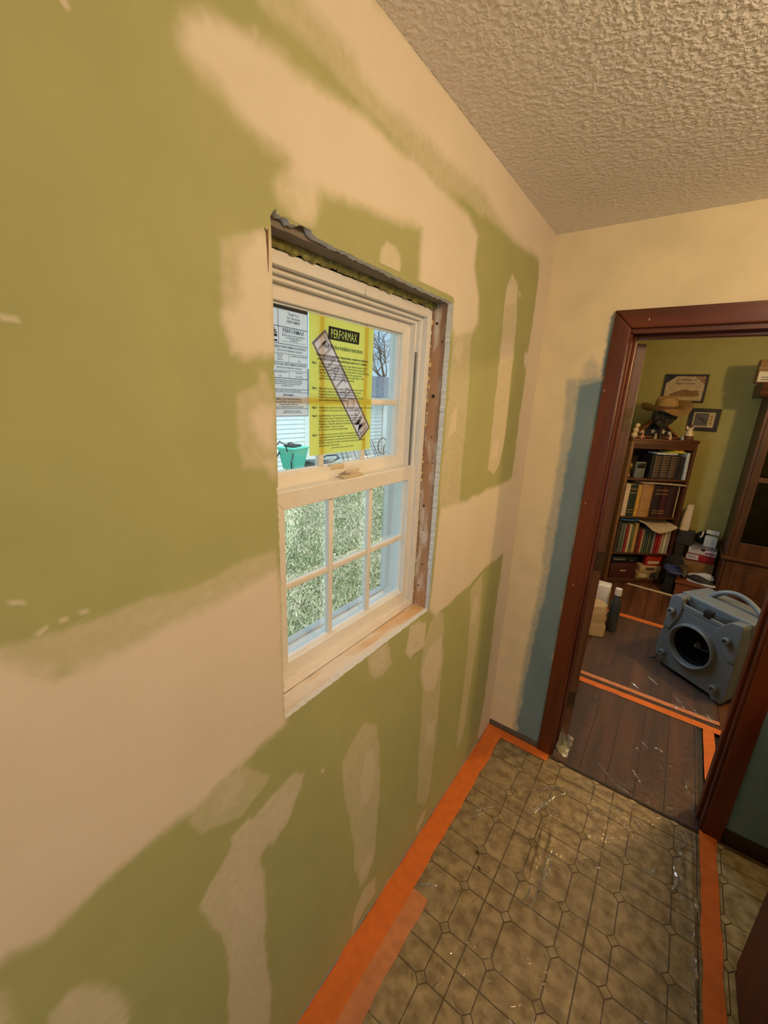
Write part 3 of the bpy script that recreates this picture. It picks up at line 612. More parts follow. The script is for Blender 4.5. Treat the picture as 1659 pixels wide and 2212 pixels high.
def paper(name,rgb,trans=.5):
    m=bpy.data.materials.new(name); m.use_nodes=True; n=m.node_tree.nodes; L=m.node_tree.links; n.clear()
    o=n.new('ShaderNodeOutputMaterial'); d=n.new('ShaderNodeBsdfDiffuse'); t=n.new('ShaderNodeBsdfTranslucent'); x=n.new('ShaderNodeMixShader'); x.inputs['Fac'].default_value=trans
    g=n.new('ShaderNodeNewGeometry'); z=n.new('ShaderNodeTexNoise'); z.inputs['Scale'].default_value=25; r=n.new('ShaderNodeValToRGB'); c=lin(rgb)
    r.color_ramp.elements[0].color=(*[v*.95 for v in c],1); r.color_ramp.elements[1].color=(*c,1)
    L.new(g.outputs['Position'],z.inputs['Vector']); L.new(z.outputs['Fac'],r.inputs['Fac'])
    for q in (d,t): L.new(r.outputs['Color'],q.inputs['Color'])
    L.new(d.outputs[0],x.inputs[1]); L.new(t.outputs[0],x.inputs[2]); L.new(x.outputs[0],o.inputs['Surface']); return m
m_yel=paper('yellow_sheet_paper',(240,238,124),.58); m_lab=paper('white_label_film',(248,250,255),.74)
XS=-.1185
def sheet(name,y0,y1,z0,z1,m,curl=.002):
    mb=MB(); n=12; v=[];f=[]
    for s_ in (0,1):
        for i in range(n+1):
            for j in range(n+1):
                a,b=i/n,j/n; x=XS+.0009*math.sin(a*4+b*3)-(.0003 if s_ else 0)
                v.append((x,y0+(y1-y0)*a,z0+(z1-z0)*b))
    K=(n+1)*(n+1)
    for i in range(n):
        for j in range(n):
            q=[i*(n+1)+j,(i+1)*(n+1)+j,(i+1)*(n+1)+j+1,i*(n+1)+j+1]; f.append(tuple(q)); f.append(tuple(K+k for k in q[::-1]))
    mb.add(v,f,0,True); return mb.build(name,m)
XT=XS+.0016
def TXM(y,z,rot=0,mir=1): return Matrix(((0,0,1,XT),(1,0,0,y),(0,1,0,z),(0,0,0,1))) @ Matrix.Rotation(rot,4,'Z') @ Matrix.Diagonal((mir,1,1,1))
def flat(root,name,m,poly,dx=0): 
    mb=MB(); mb.prism(poly,XT+dx-.0001,XT+dx,'x'); return mb.build(name,m,root)
def barp(y0,y1,z0,z1): return [(y0,z0),(y1,z0),(y1,z1),(y0,z1)]
ca=math.atan2(1.65-1.88,.870-.689); cy_,cz_=(.731+.689+.870+.911)/4,(1.922+1.88+1.65+1.689)/4
du=Vector((math.cos(ca),math.sin(ca))); dv=Vector((-du.y,du.x))
def bp(u,v): return (cy_+du.x*u+dv.x*v,cz_+du.y*u+dv.y*v)
m_band=paper('grey_reverse_print',(176,166,160),.62); m_bandw=paper('white_reverse_print',(246,244,250),.62); m_bandl=paper('grey_reverse_letter',(214,206,206),.8)
def yellow_sheet():
    o=sheet_with_hole('instruction_sheet',[(.682,1.631),(.912,1.631),(.912,1.940),(.682,1.940)],[bp(-.1435,-.0275),bp(.1435,-.0275),bp(.1435,.0275),bp(-.1435,.0275)],XS,XS-.0003,[m_yel,m_yel]); return o
ys=tag(yellow_sheet(),'yellow printed installation sheet taped to the upper window glass','sheet')
# diagonal banner printed on the reverse, showing through the paper mirrored
for q in (((-.143,-.027),(.143,-.027),(.137,-.0215),(-.137,-.0215)),((.143,-.027),(.143,.027),(.137,.0215),(.137,-.0215)),((.143,.027),(-.143,.027),(-.137,.0215),(.137,.0215)),((-.143,.027),(-.143,-.027),(-.137,-.0215),(-.137,.0215))):
    flat(ys,'banner_border',m_band,[bp(*p) for p in q],-.0016)
flat(ys,'banner_field',m_bandw,[bp(-.137,-.0215),bp(.137,-.0215),bp(.137,.0215),bp(-.137,.0215)],-.0016)
text_mesh('banner_word','IMPORTANT',.054,m_bandl,ys,Matrix(((0,0,1,XT-.0005),(1,0,0,cy_),(0,1,0,cz_),(0,0,0,1)))@Matrix.Rotation(ca,4,'Z')@Matrix.Diagonal((-1,1,1,1))@Matrix.Translation((0,-.0195,0)),'CENTER',0,0,.90,.0004)
pq=R(0)
def logo():
    """black plate with the name left open, so the yellow sheet shows through the letters"""
    t=text_mesh('logo_plate','PERFORMAX',.0268,m_ink,ys,TXM(.7965,1.8990),'CENTER',0,0,.575,.0003,1.10)
    bm=bmesh.new(); bm.from_mesh(t.data); bmesh.ops.remove_doubles(bm,verts=bm.verts[:],dist=1e-6)
    bmesh.ops.delete(bm,geom=bm.faces[:],context='FACES_ONLY'); inner=[e for e in bm.edges if False]
    bm.free(); bm=bmesh.new(); bm.from_mesh(t.data); bmesh.ops.remove_doubles(bm,verts=bm.verts[:],dist=1e-6)
    keep=[(e.verts[0].co.copy(),e.verts[1].co.copy()) for e in bm.edges if len(e.link_faces)==1]; bm.free(); bm=bmesh.new(); vd={}
    def V(c):
        k=(round(c[1],6),round(c[2],6))
        if k not in vd: vd[k]=bm.verts.new((XT,c[1],c[2]))
        return vd[k]
    es=[]
    pl=[(XT,.7405,1.8945),(XT,.8515,1.8945),(XT,.8535,1.9225),(XT,.7425,1.9225)]
    for a,b in keep+[(pl[i],pl[(i+1)%4]) for i in range(4)]:
        va,vb=V(a),V(b)
        if va is not vb and bm.edges.get((va,vb)) is None: es.append(bm.edges.new((va,vb)))
    bmesh.ops.triangle_fill(bm,edges=es,use_beauty=True,use_dissolve=False,normal=(1,0,0)); bm.to_mesh(t.data); bm.free()
logo()
text_mesh('title_print','Vinyl Window Installation Instructions',.0145,m_ink,ys,TXM(.797,1.8745),'CENTER',0,0,.62,.0002)
body=[(1.856,'Products should be inspected for shipping damage, configurations, handing, and',.0068,1),(1.8475,'correct sizes as well as for any manufacturing anomalies prior to installation.',.0068,1)]
steps=[(1.838,'Step 1.',['Check to see that the rough width opening is square (diagonals measure the same)','plumb and level. The rough opening must be installed only after the the rough','opening is at least 1/2" wider and 1/2" higher than the window. Cut 4 pieces of flashing','longer than the width of the window. Apply one of the opening bottom,','1" to the wall and 1" at the sill. Apply at side without sealant within 1" of the','within 2" from the bottom of the opening to the sheathing.']),
 (1.7835,'Step 2.',['Apply sealant to the back of the nailing fin. Set the window into the center of','the opening, making sure to keep equal space within the rough opening.','Temporarily fasten each corner of the window with nails or screws.','Verify product is level, plumb and square before fastening the top of all sides.','plumb and without twist with all nails set flush.']),
 (1.740,'Step 3.',['Once the unit is square in the opening, secure the window with roofing nails (1 1/2" penetration)','or attachment other type head screws. Do not over drive the nails.']),
 (1.7215,'Step 4.',['Apply flashing tape to sides first, then across the top of the window.','Cut two pieces of tape 4" longer than the window side and apply over flange','flashing tape long enough to go across the top with side of window using','flashing tape on both sides. Apply tape to the flange and sheathing with','overlap of at least 1" past the corner tape.','Do not seal across the bottom installation flange.']),
 (1.677,'Step 5.',['A continuous interior air seal is required. Use low expansion foam or backer','rod and sealant between the window frame and the rough opening. Do not','allow contact between the two frame and air seal, shim at fasteners.','NOTE: You may need to cut shims, as the interior air seal is continuous between','window frame and rough opening.'])]
for z,t,s_,b in body: text_mesh('body_print',t,s_,m_ink,ys,TXM(.797,z),'CENTER',0,0,.86 if b else .8,.00022)
for z,h_,ln in steps:
    text_mesh('step_print',h_,.0064,m_ink,ys,TXM(.690,z),'LEFT',0,0,.85,.0003)
    text_mesh('step_print','\n'.join(ln),.0066,m_ink,ys,TXM(.711,z),'LEFT',0,0,.80,.00008)
text_mesh('footer_print','(c) 2017 Distributed by Menard, Inc. Eau Claire, WI 54703',.0046,m_ink,ys,TXM(.797,1.6435),'CENTER',0,0,.8,.0001)
wl=tag(sheet('rating_label',.556,.677,1.722,1.941,m_lab),'white energy rating label stuck to the upper window glass','label')
m_bar=mat('label_black',(38,42,44),.7,.05,20); m_ink2=mat('label_ink',(44,46,58),.8,.05,20)
flat(wl,'header_bar',m_bar,barp(.556,.677,1.9335,1.9405))
for q in [barp(.556,.677,1.9005,1.9017),barp(.596,.597,1.868,1.9335),barp(.556,.677,1.868,1.8690),barp(.556,.677,1.850,1.8507),barp(.556,.677,1.833,1.8338),barp(.556,.677,1.817,1.8176),barp(.623,.6236,1.833,1.8505),barp(.623,.6236,1.803,1.8175),barp(.556,.677,1.801,1.8022),barp(.556,.677,1.779,1.7800),barp(.556,.677,1.773,1.7738),barp(.556,.677,1.739,1.7398),barp(.556,.677,1.7235,1.7243),barp(.676,.6772,1.7235,1.9405),barp(.604,.668,1.8735,1.8740)]: flat(wl,'rule_line',m_ink2,q)
for z,t,s_,cx in [(1.9245,'Thank You\nfor Choosing\nPERFORMAX',.0072,.637),(1.8905,'PERFORMAX',.0118,.637),(1.8845,'Builders Vinyl Double-hung Window',.0048,.637),(1.880,'Double glazing with LoE',.0048,.637),(1.8758,'and Argon fill',.0044,.637),
    (1.8605,'ENERGY PERFORMANCE RATINGS',.0066,.626),(1.8545,'EVALUATION BY RESIDENTIAL STANDARDS',.0040,.626),(1.8455,'U-FACTOR\n(U.S./I-P)',.0038,.598),(1.8365,'0.30/1.70',.0046,.598),(1.8455,'SOLAR HEAT GAIN COEFFICIENT',.0036,.651),(1.8365,'0.28',.0046,.651),
    (1.8270,'ADDITIONAL PERFORMANCE RATINGS',.0062,.624),(1.8212,'EVALUATION BY RESIDENTIAL STANDARDS',.0040,.624),(1.8125,'VISIBLE TRANSMITTANCE',.0038,.598),(1.8045,'0.50',.0046,.598),(1.8125,'AIR LEAKAGE',.0038,.651),(1.8045,'0.3 (U.S./I-P)',.0042,.651),
    (1.7965,'Manufacturer stipulates that these ratings conform to applicable\nprocedures for determining whole product performance ratings\nare determined for a fixed set of environmental conditions\nand specific product size',.0037,.617),(1.7755,'Manufacturer stipulates conformance to the applicable standards.',.0034,.617),
    (1.7655,'PERFORMAX',.0062,.620),(1.7580,'Builders Vinyl Double Hung Window',.0052,.620),(1.7520,'Class LC-PG25-H - Size Tested 40 X 78 in\nDesign Pressure +25/-25 psf',.0050,.620),(1.7415,'Conforms To AAMA/WDMA/CSA 101/I.S.2/A440-08',.0044,.620),(1.7335,'NOTE: All information on this label is\nWARNING: Glass can break and cause injury',.0034,.630)]:
    text_mesh('label_print',t,s_,m_ink2,wl,TXM(cx,z),'CENTER',0,0,.88,.0001)
mb=MB(); 
for k in range(11):   # sunburst seal
    a=R(18*k); mb.prism([(.577+.006*math.cos(a-.1),1.884+.006*math.sin(a-.1)),(.577+.0155*math.cos(a-.11),1.884+.0155*math.sin(a-.11)),(.577+.0155*math.cos(a+.11),1.884+.0155*math.sin(a+.11)),(.577+.006*math.cos(a+.1),1.884+.006*math.sin(a+.1))],XT-.0001,XT,'x')
mb.prism(barp(.561,.593,1.8805,1.8835),XT-.0001,XT,'x'); mb.prism(barp(.561,.593,1.8715,1.875),XT-.0001,XT,'x'); mb.build('rating_seal',m_ink2,wl)

# ================================================================== floor protection: tape and clear film
m_tape=mat('orange_masking_tape',(222,118,50),.5,.08,24,.35,40,coord='World')
m_tape2=mat('faded_orange_tape',(206,134,92),.5,.12,24,.35,40,coord='World')
def tape(y0,y1,x0,x1,z,m,label,n=None,wob=.002,along='y'):
    n=n or max(6,int((y1-y0)/.02)); v=[];f=[]; sd=random.randint(0,999)
    for i in range(n+1):
        t=y0+(y1-y0)*i/n
        w0=wob*mnoise.noise(Vector((t*9,sd,0))); w1=wob*mnoise.noise(Vector((t*9,sd,5))); zz=z+.0012*abs(mnoise.noise(Vector((t*14,sd,9))))
        for a,b in ((x0+w0,0),(x0+w0,1),((x0+x1)/2,1.5),(x1+w1,1),(x1+w1,0)):
            zp=z-.0006 if b==0 else zz+(.0004 if b==1.5 else 0)
            v.append((a,t,zp) if along=='y' else (t,a,zp))
    for i in range(n):
        for k in range(4): f.append((i*5+k,i*5+k+1,(i+1)*5+k+1,(i+1)*5+k))
        f.append((i*5+4,i*5,(i+1)*5,(i+1)*5+4))
    f+=[(0,1,2,3,4),tuple(n*5+k for k in (4,3,2,1,0))]
    bm=bmesh.new(); bv=[bm.verts.new(c) for c in v]
    for q in f: bm.faces.new([bv[i] for i in q])
    bmesh.ops.recalc_face_normals(bm,faces=bm.faces[:]); mb=MB(); mb.frombm(bm,0,True); o=mb.build('floor_tape',m); return tag(o,label,'tape','orange tape on the floor')
tape(.2,1.955,.004,.092,.0052,m_tape,'orange tape strip along the foot of the green wall',wob=.006)
tape(1.235,1.62,.012,.096,.0066,m_tape2,'faded overlapping piece of tape along the green wall',wob=.004) if False else None
tape(.35,1.0,.088,.152,.0040,m_tape2,'wide faded tape strip beside the one along the green wall',wob=.006)
tape(.094,.334,1.898,1.953,.0056,m_tape,'short orange tape strip at the foot of the cream wall',wob=.003,along='x')
tape(.3,1.955,.972,1.030,.0052,m_tape,'orange tape strip on the kitchen floor leading to the right casing',wob=.006)
tape(2.12,2.70,.998,1.050,.0052,m_tape,'orange tape strip on dining planks just past the right jamb',wob=.003)
tape(.30,1.10,2.700,2.752,.0062,m_tape,'orange tape strip crossing the dining floor, nearest crossing strip',wob=.003,along='x')
tape(.30,1.08,2.790,2.828,.0056,m_tape2,'thin faded tape line just behind the nearest crossing strip',wob=.004,along='x')
tape(.20,.86,3.876,3.936,.0052,m_tape,'farthest orange tape strip crossing the dining floor',wob=.003,along='x')
m_film=clear('clear_plastic_film',(.96,.96,.96),.14,.035,1.45,2.0,.9,30)
m_film2=clear('clear_plastic_film_dining',(.95,.95,.95),.14,.045,1.40,1.3,.9,26)
def film(x0,x1,y0,y1,z,amp,m,label,creases,nx=230,ny=380,lift=None):
    xs=np.linspace(x0,x1,nx); ys_=np.linspace(y0,y1,ny); v=[]; f=[]
    for i,x in enumerate(xs):
        for j,y in enumerate(ys_):
            h=amp*max(0,mnoise.noise(Vector((x*5,y*2.2,z*90)))+.15)+amp*.35*abs(mnoise.noise(Vector((x*22,y*9,3))))
            for (ax,ay,bx,by,hh,w) in creases:
                ex,ey=bx-ax,by-ay; t=max(0,min(1,((x-ax)*ex+(y-ay)*ey)/(ex*ex+ey*ey))); d=math.hypot(x-ax-t*ex,y-ay-t*ey)
                if d<w*3: h+=hh*math.exp(-(d/w)**2)*math.sin(PI*min(1,max(0,t*.94+.03)))*(.55+.9*mnoise.noise(Vector((x*30,y*42,hh*900))))
            if lift: h+=lift(x,y)
            v.append((x,y,z+h))
    for i in range(nx-1):
        for j in range(ny-1): f.append((i*ny+j,(i+1)*ny+j,(i+1)*ny+j+1,i*ny+j+1))
    mb=MB(); mb.add(v,f,0,True); return tag(mb.build('plastic_film',m),label,'plastic film')
film(.075,.985,.35,1.925,.0012,.0028,m_film,'clear plastic film taped over the patterned kitchen floor',
    [(.42,1.62,.44,1.22,.010,.008),(.455,1.60,.47,1.30,.008,.006),(.25,1.80,.36,1.66,.009,.006),(.28,1.84,.42,1.72,.007,.005),(.90,1.86,.93,1.55,.012,.006),(.94,1.90,.955,1.20,.014,.007),(.70,1.90,.80,1.76,.006,.006),(.12,1.3,.22,1.22,.006,.005),(.955,1.35,.95,1.05,.010,.006)])
film(.350,.992,1.94,2.72,.0048,.005,m_film2,'clear plastic film over the planks in the doorway',
    [(.52,2.05,.60,1.98,.010,.006),(.62,2.01,.8,1.98,.008,.006),(.95,2.0,.965,2.3,.012,.006),(.42,2.62,.48,2.5,.006,.005),(.8,2.3,.86,2.1,.004,.006)],150,180,
    lambda x,y:.10*max(0,1-(x-.350)/.055)**2*max(0,1-abs(y-2.06)/.10))
film(.30,1.06,2.76,3.88,.0046,.003,m_film2,'clear plastic film over the planks under the blower',
    [(.85,2.95,.92,2.85,.012,.006),(.98,2.88,1.02,2.80,.012,.006),(.55,2.9,.62,2.8,.006,.006),(.62,3.0,.72,2.92,.005,.02)],150,220)
# sharp creases: little tents of crumpled film that catch the light
m_crease=clear('film_crease_gloss',(.94,.94,.94),.28,.08,1.5,5.0)
films=[o for o in bpy.data.objects if o.name.startswith('plastic_film')]
def crease(root,pts,w,h,seed):
    rr=random.Random(seed); P=[]
    for k in range(len(pts)-1):
        a,b=pts[k],pts[k+1]; n=max(2,int(math.dist(a,b)/.007))
        for q in range(n): P.append((a[0]+(b[0]-a[0])*q/n,a[1]+(b[1]-a[1])*q/n))
    P.append(pts[-1]); v=[];f=[];N_=len(P)
    for i_,(x,y) in enumerate(P):
        x2,y2=P[min(i_+1,N_-1)]; x1,y1=P[max(i_-1,0)]; dx,dy=x2-x1,y2-y1; l=math.hypot(dx,dy) or 1; nx_,ny_=-dy/l,dx/l
        t=math.sin(PI*(i_+.4)/(N_-.2)); ww=w*(.5+rr.random())*(.35+.65*t); hh=h*(.25+rr.random())*max(.12,t); j=rr.uniform(-.4,.4)*ww
        v+=[(x-nx_*ww,y-ny_*ww,.0068),(x+nx_*j,y+ny_*j,.0068+hh),(x+nx_*ww,y+ny_*ww,.0068)]
    for i_ in range(N_-1):
        for k in (0,1): f.append((3*i_+k,3*i_+k+1,3*i_+k+4,3*i_+k+3))
    mb=MB(); mb.add(v,f); return mb.build('film_crease',m_crease,root)
def fp(*a): return list(a)
for k,(fi,pts,w,h) in enumerate([
    (0,[(.44,1.80),(.40,1.76),(.30,1.66)],.003,.006),(0,[(.47,1.79),(.43,1.73)],.003,.005),(0,[(.42,1.72),(.40,1.66),(.37,1.58)],.006,.008),(0,[(.385,1.64),(.35,1.56)],.004,.006),
    (0,[(.475,1.46),(.465,1.38),(.475,1.30),(.462,1.20)],.005,.009),(0,[(.485,1.42),(.48,1.33)],.004,.008),(0,[(.445,1.28),(.44,1.20)],.003,.006),(0,[(.56,1.50),(.60,1.48)],.003,.005),(0,[(.63,1.50),(.66,1.52)],.003,.005),
    (0,[(.15,1.42),(.22,1.50)],.003,.004),(0,[(.13,1.36),(.19,1.44)],.003,.004),(0,[(.10,1.02),(.16,1.06)],.005,.008),
    (0,[(.895,1.885),(.93,1.90),(.95,1.915)],.003,.012),(0,[(.897,1.885),(.925,1.845),(.91,1.815)],.003,.010),(0,[(.948,1.915),(.955,1.86),(.958,1.80)],.003,.014),(0,[(.905,1.80),(.915,1.76)],.005,.008),
    (0,[(.885,1.70),(.90,1.66),(.885,1.60)],.006,.007),(0,[(.955,1.62),(.962,1.57)],.006,.014),(0,[(.83,1.66),(.81,1.60)],.005,.006),(0,[(.955,1.40),(.96,1.34)],.006,.012),(0,[(.95,1.52),(.955,1.20),(.95,1.0)],.003,.007),
    (1,[(.55,2.06),(.59,2.02),(.62,1.985)],.004,.010),(1,[(.62,1.985),(.66,1.965),(.70,1.96)],.004,.007),(1,[(.72,2.36),(.75,2.33)],.004,.005),(1,[(.78,2.36),(.82,2.35)],.004,.005),(1,[(.92,2.22),(.925,2.16)],.004,.006),(1,[(.70,2.12),(.74,2.06)],.003,.004),(1,[(.45,2.60),(.48,2.54)],.005,.008),
    (2,[(.86,2.93),(.88,2.87),(.915,2.83)],.004,.010),(2,[(.85,2.83),(.875,2.80)],.004,.008),(2,[(.95,2.86),(.97,2.83)],.004,.010),(2,[(1.02,2.86),(1.04,2.80)],.006,.014),(2,[(.70,3.05),(.76,2.99)],.006,.006),(2,[(.62,2.90),(.66,2.86)],.004,.005)]):
    crease(films[fi],pts,w,h,k)
mb=MB(); rr=random.Random(9)   # film bunched up against the left jamb
pts=[]
n=10
V_=[]; F_=[]
for i_ in range(n+1):
    for j_ in range(7):
        t=i_/n; s_=j_/6; V_.append((.350+.004+.060*s_**1.6+rr.uniform(-.004,.004),1.985+.16*t+rr.uniform(-.004,.004),.006+.105*(1-s_)**1.7*(1-.75*abs(t-.55)*1.4)+rr.uniform(-.002,.003)*(1 if j_<6 else 0)))
for i_ in range(n):
    for j_ in range(6): F_.append((i_*7+j_,(i_+1)*7+j_,(i_+1)*7+j_+1,i_*7+j_+1))
mb.add(V_,F_,0,True); mb.build('film_bunch',clear('bunched_film',(.9,.9,.88),.2,.07,1.45,1.6),films[1])
# dark scuff on the kitchen film
mb=MB()
for (x,y,a,b,r) in [(.232,1.265,.010,.004,-.5),(.262,1.215,.009,.003,-.4),(.212,1.285,.004,.002,0),(.283,1.205,.004,.002,.3)]:
    mb.lathe([(.0001,.0005),(1,.0),(1,-.0004),(.0001,-.0004)],14,0,T((x,y,.006),r)@Matrix.Diagonal((a,b,1,1)))
tag(mb.build('floor_scuff',mat('scuff_dirt',(70,62,34),.9,.2,50)),'small dark smudge on the floor film near the green wall','smudge',None,'stuff')
# tall sideboard at the right edge of the picture
kc=empty('sideboard',(1.33,.95,0)); tag(kc,'dark brown wooden sideboard at the right edge of the kitchen floor','cabinet')
m_cab=wood('dark_cabinet_wood',(48,22,10),(84,42,20),.5,'z',14,.1)
mb=MB(); mb.rbox(1.060,1.60,.45,1.440,.0,1.27,.004); wpart(mb,'cabinet_body',m_cab,kc)
mb=MB(); mb.rbox(1.050,1.62,.44,1.450,1.27,1.30,.006); wpart(mb,'cabinet_top',m_cab,kc)
for y in (.46,.955):
    mb=MB(); mb.rbox(1.053,1.060,y,y+.475,1.0,1.25,.003); d_=wpart(mb,'drawer',m_cab,kc); mb=MB(); mb.lathe([(.0001,0),(.006,0),(.006,.012),(.013,.016),(.013,.022),(.0001,.024)],14,0,T((1.053,y+.237,1.125),0,0,R(-90))); mb.build('knob',mat('brass',(150,116,60),.35,.1,30,metal=.9),d_)
    mb=MB(); mb.rbox(1.053,1.060,y,y+.475,.05,.98,.003); wpart(mb,'cabinet_door',m_cab,kc)
# ================================================================== dining room
m_oak=wood('bookcase_wood',(58,30,16),(100,58,32),.5,'z',18,.12); m_oakx=wood('bookcase_wood_across',(58,30,16),(100,58,32),.5,'x',18,.12)
m_tanpost=wood('pale_post_wood',(96,64,38),(140,100,62),.55,'z',18,.1)
m_blk=mat('black_plastic',(24,24,26),.4,.1,30); m_page=mat('page_block',(206,190,156),.85,.1,120,stretch=(1,1,1))
# ---- bookcase standing across the corner
BA=math.atan2(.35,.467); BO=Vector((.22,4.60,0)); BM=T(BO,BA)
bc=empty('bookcase',BO,BA); tag(bc,'narrow brown wooden bookcase set across the corner, full of books','bookcase')
mb=MB(); mb.rbox(-.032,-.004,.0,.25,0,1.485,.003); mb.build('side_panel',m_tanpost,bc)
mb=MB(); mb.rbox(.585,.610,.0,.25,0,1.485,.003); mb.build('side_panel',m_oak,bc)
mb=MB(); mb.box(-.004,.585,.235,.248,.02,1.48); mb.build('back_panel',m_dark,bc)
mb=MB(); mb.rbox(-.040,.618,-.006,.255,1.466,1.490,.004); mb.build('top_board',m_oakx,bc)
mb=MB(); mb.rbox(-.006,.588,-.003,.015,1.395,1.468,.003); mb.build('top_rail',m_oakx,bc)
for z in (1.107,.722,.336,.045):
    mb=MB(); mb.rbox(-.006,.588,.0,.236,z-.020,z,.003); mb.build('shelf',m_oakx,bc)
mb=MB(); mb.rbox(-.006,.588,.004,.018,0,.03,.003); mb.build('plinth',m_oakx,bc)
BC={}
def bookmat(rgb): 
    k=tuple(rgb)
    if k not in BC: BC[k]=mat('book_cover_%d_%d_%d'%k,rgb,.6,.14,24)
    return BC[k]
m_gold=mat('gold_stamping',(170,134,64),.5,.1,40)
def book(u,w,h,d,z,rgb,label,group,lean=0,band=False,front=.012,pat=False):
    """upright book: u = left of spine on the shelf, rounded spine facing out; pages recessed"""
    mb=MB(); n=6; sp=[]
    for k in range(n+1):
        a=PI*k/n; sp.append((w/2-w/2*math.cos(a),-.10*w*math.sin(a)-.0015*math.sin(a)))
    poly=sp+[(w,d),(w-.0025,d),(w-.0025,.004),(.0025,.004),(.0025,d),(0,d)]
    mb.prism(poly,0,h,'z',0)
    mb.box(.0026,w-.0026,.004,d-.004,.003,h-.003,1)
    if band:
        for t in (.12,.2,.74,.86):
            q=[(x,y-.0006) for x,y in sp]; q2=[(x,y+.001) for x,y in sp][::-1]; mb.prism(q+q2,h*t,h*t+.006,'z',2)
    if pat:
        for t in np.linspace(.1,.9,9):
            q=[(x,y-.0006) for x,y in sp[1:-1]]; q2=[(x,y+.001) for x,y in sp[1:-1]][::-1]; mb.prism(q+q2,h*t,h*t+.012,'z',2)
    o=mb.build('book',[bookmat(rgb),m_page,bookmat((104,84,60)) if pat else m_gold])
    o.matrix_world=BM@T((u,front,z+.0006),0,0,lean); return tag(o,label,'book',group)
G1,G2,G3='books on the top shelf','books on the middle shelf','books on the lower shelf'
# top shelf (z 1.107): patterned dark volumes
u=.205
for i,(w,h,c,pat,lb) in enumerate([(.022,.235,(34,28,24),0,'thin black book left of the patterned volumes on top shelf'),(.072,.232,(40,32,28),1,'leftmost thick dark volume with patterned spine on top shelf'),(.080,.235,(44,36,30),1,'middle thick dark volume with patterned spine on top shelf'),(.070,.230,(48,32,32),1,'rightmost thick volume with patterned brownish spine on top shelf'),(.030,.226,(28,22,22),0,'slim black book right of the patterned volumes on top shelf'),(.030,.222,(36,26,28),0,'second slim dark book right of patterned volumes on top shelf')]):
    book(u,w,h,.17,1.107,c,lb,G1,0,False,.014,pat); u+=w+.003
o=book(.545,.030,.262,.17,1.107,(176,186,196),'white and black magazine holder spine at right end of top shelf',G1,R(-2))
mb=MB(); mb.rbox(0,.20,0,.15,0,.016,.002); o=mb.build('book',bookmat((186,190,196))); o.matrix_world=BM@T((.245,.012,1.345)); tag(o,'pale book lying flat on the patterned volumes','book')
mb=MB(); mb.rbox(0,.17,0,.14,0,.014,.002); o=mb.build('book',bookmat((176,178,60))); o.matrix_world=BM@T((.352,.010,1.362)); tag(o,'lime green book lying flat on top of the pale one','book')
mb=MB(); mb.rbox(0,.09,0,.12,0,.012,.002); o=mb.build('book',bookmat((214,166,40))); o.matrix_world=BM@T((.41,.014,1.377)); tag(o,'small yellow book on top of the flat pile','book')
# silver radio, little figures at the left of the top shelf
rd=empty('pocket_radio',BM@Vector((.075,.03,1.108)),BA); tag(rd,'grey upright pocket radio on the top shelf','radio')
m_sil=mat('grey_radio_plastic',(120,122,120),.45,.06,50)
mb=MB(); mb.rbox(0,.095,0,.035,0,.155,.006); mb.build('radio_body',m_sil,rd)
mb=MB(); mb.rbox(.010,.085,-.003,.001,.095,.145,.004); mb.build('radio_dial',m_blk,rd)
mb=MB(); mb.rbox(.012,.083,-.002,.001,.012,.082,.003); mb.build('speaker_grille',mat('radio_grille',(98,100,98),.6,.15,90),rd)
mb=MB(); mb.lathe([(.0001,0),(.022,0),(.024,.01),(.010,.03),(.012,.07),(.024,.09),(.026,.12),(.018,.14),(.0001,.15)],16); o=mb.build('brass_goblet',mat('tarnished_brass',(130,104,52),.4,.2,40,metal=.7)); o.matrix_world=BM@T((.035,.06,1.108)); tag(o,'small tarnished brass goblet at the left end of the top shelf','goblet')
mb=MB(); mb.lathe([(.0001,0),(.030,0),(.032,.006),(.012,.012),(.010,.05),(.028,.09),(.0305,.13),(.0285,.13),(.026,.09),(.0001,.085)],18); o=mb.build('candle_holder',mat('dark_amber_ceramic',(66,44,26),.4,.2,40)); o.matrix_world=BM@T((.045,.13,1.108)); tag(o,'dark ceramic candle holder behind the brass goblet','candle holder')
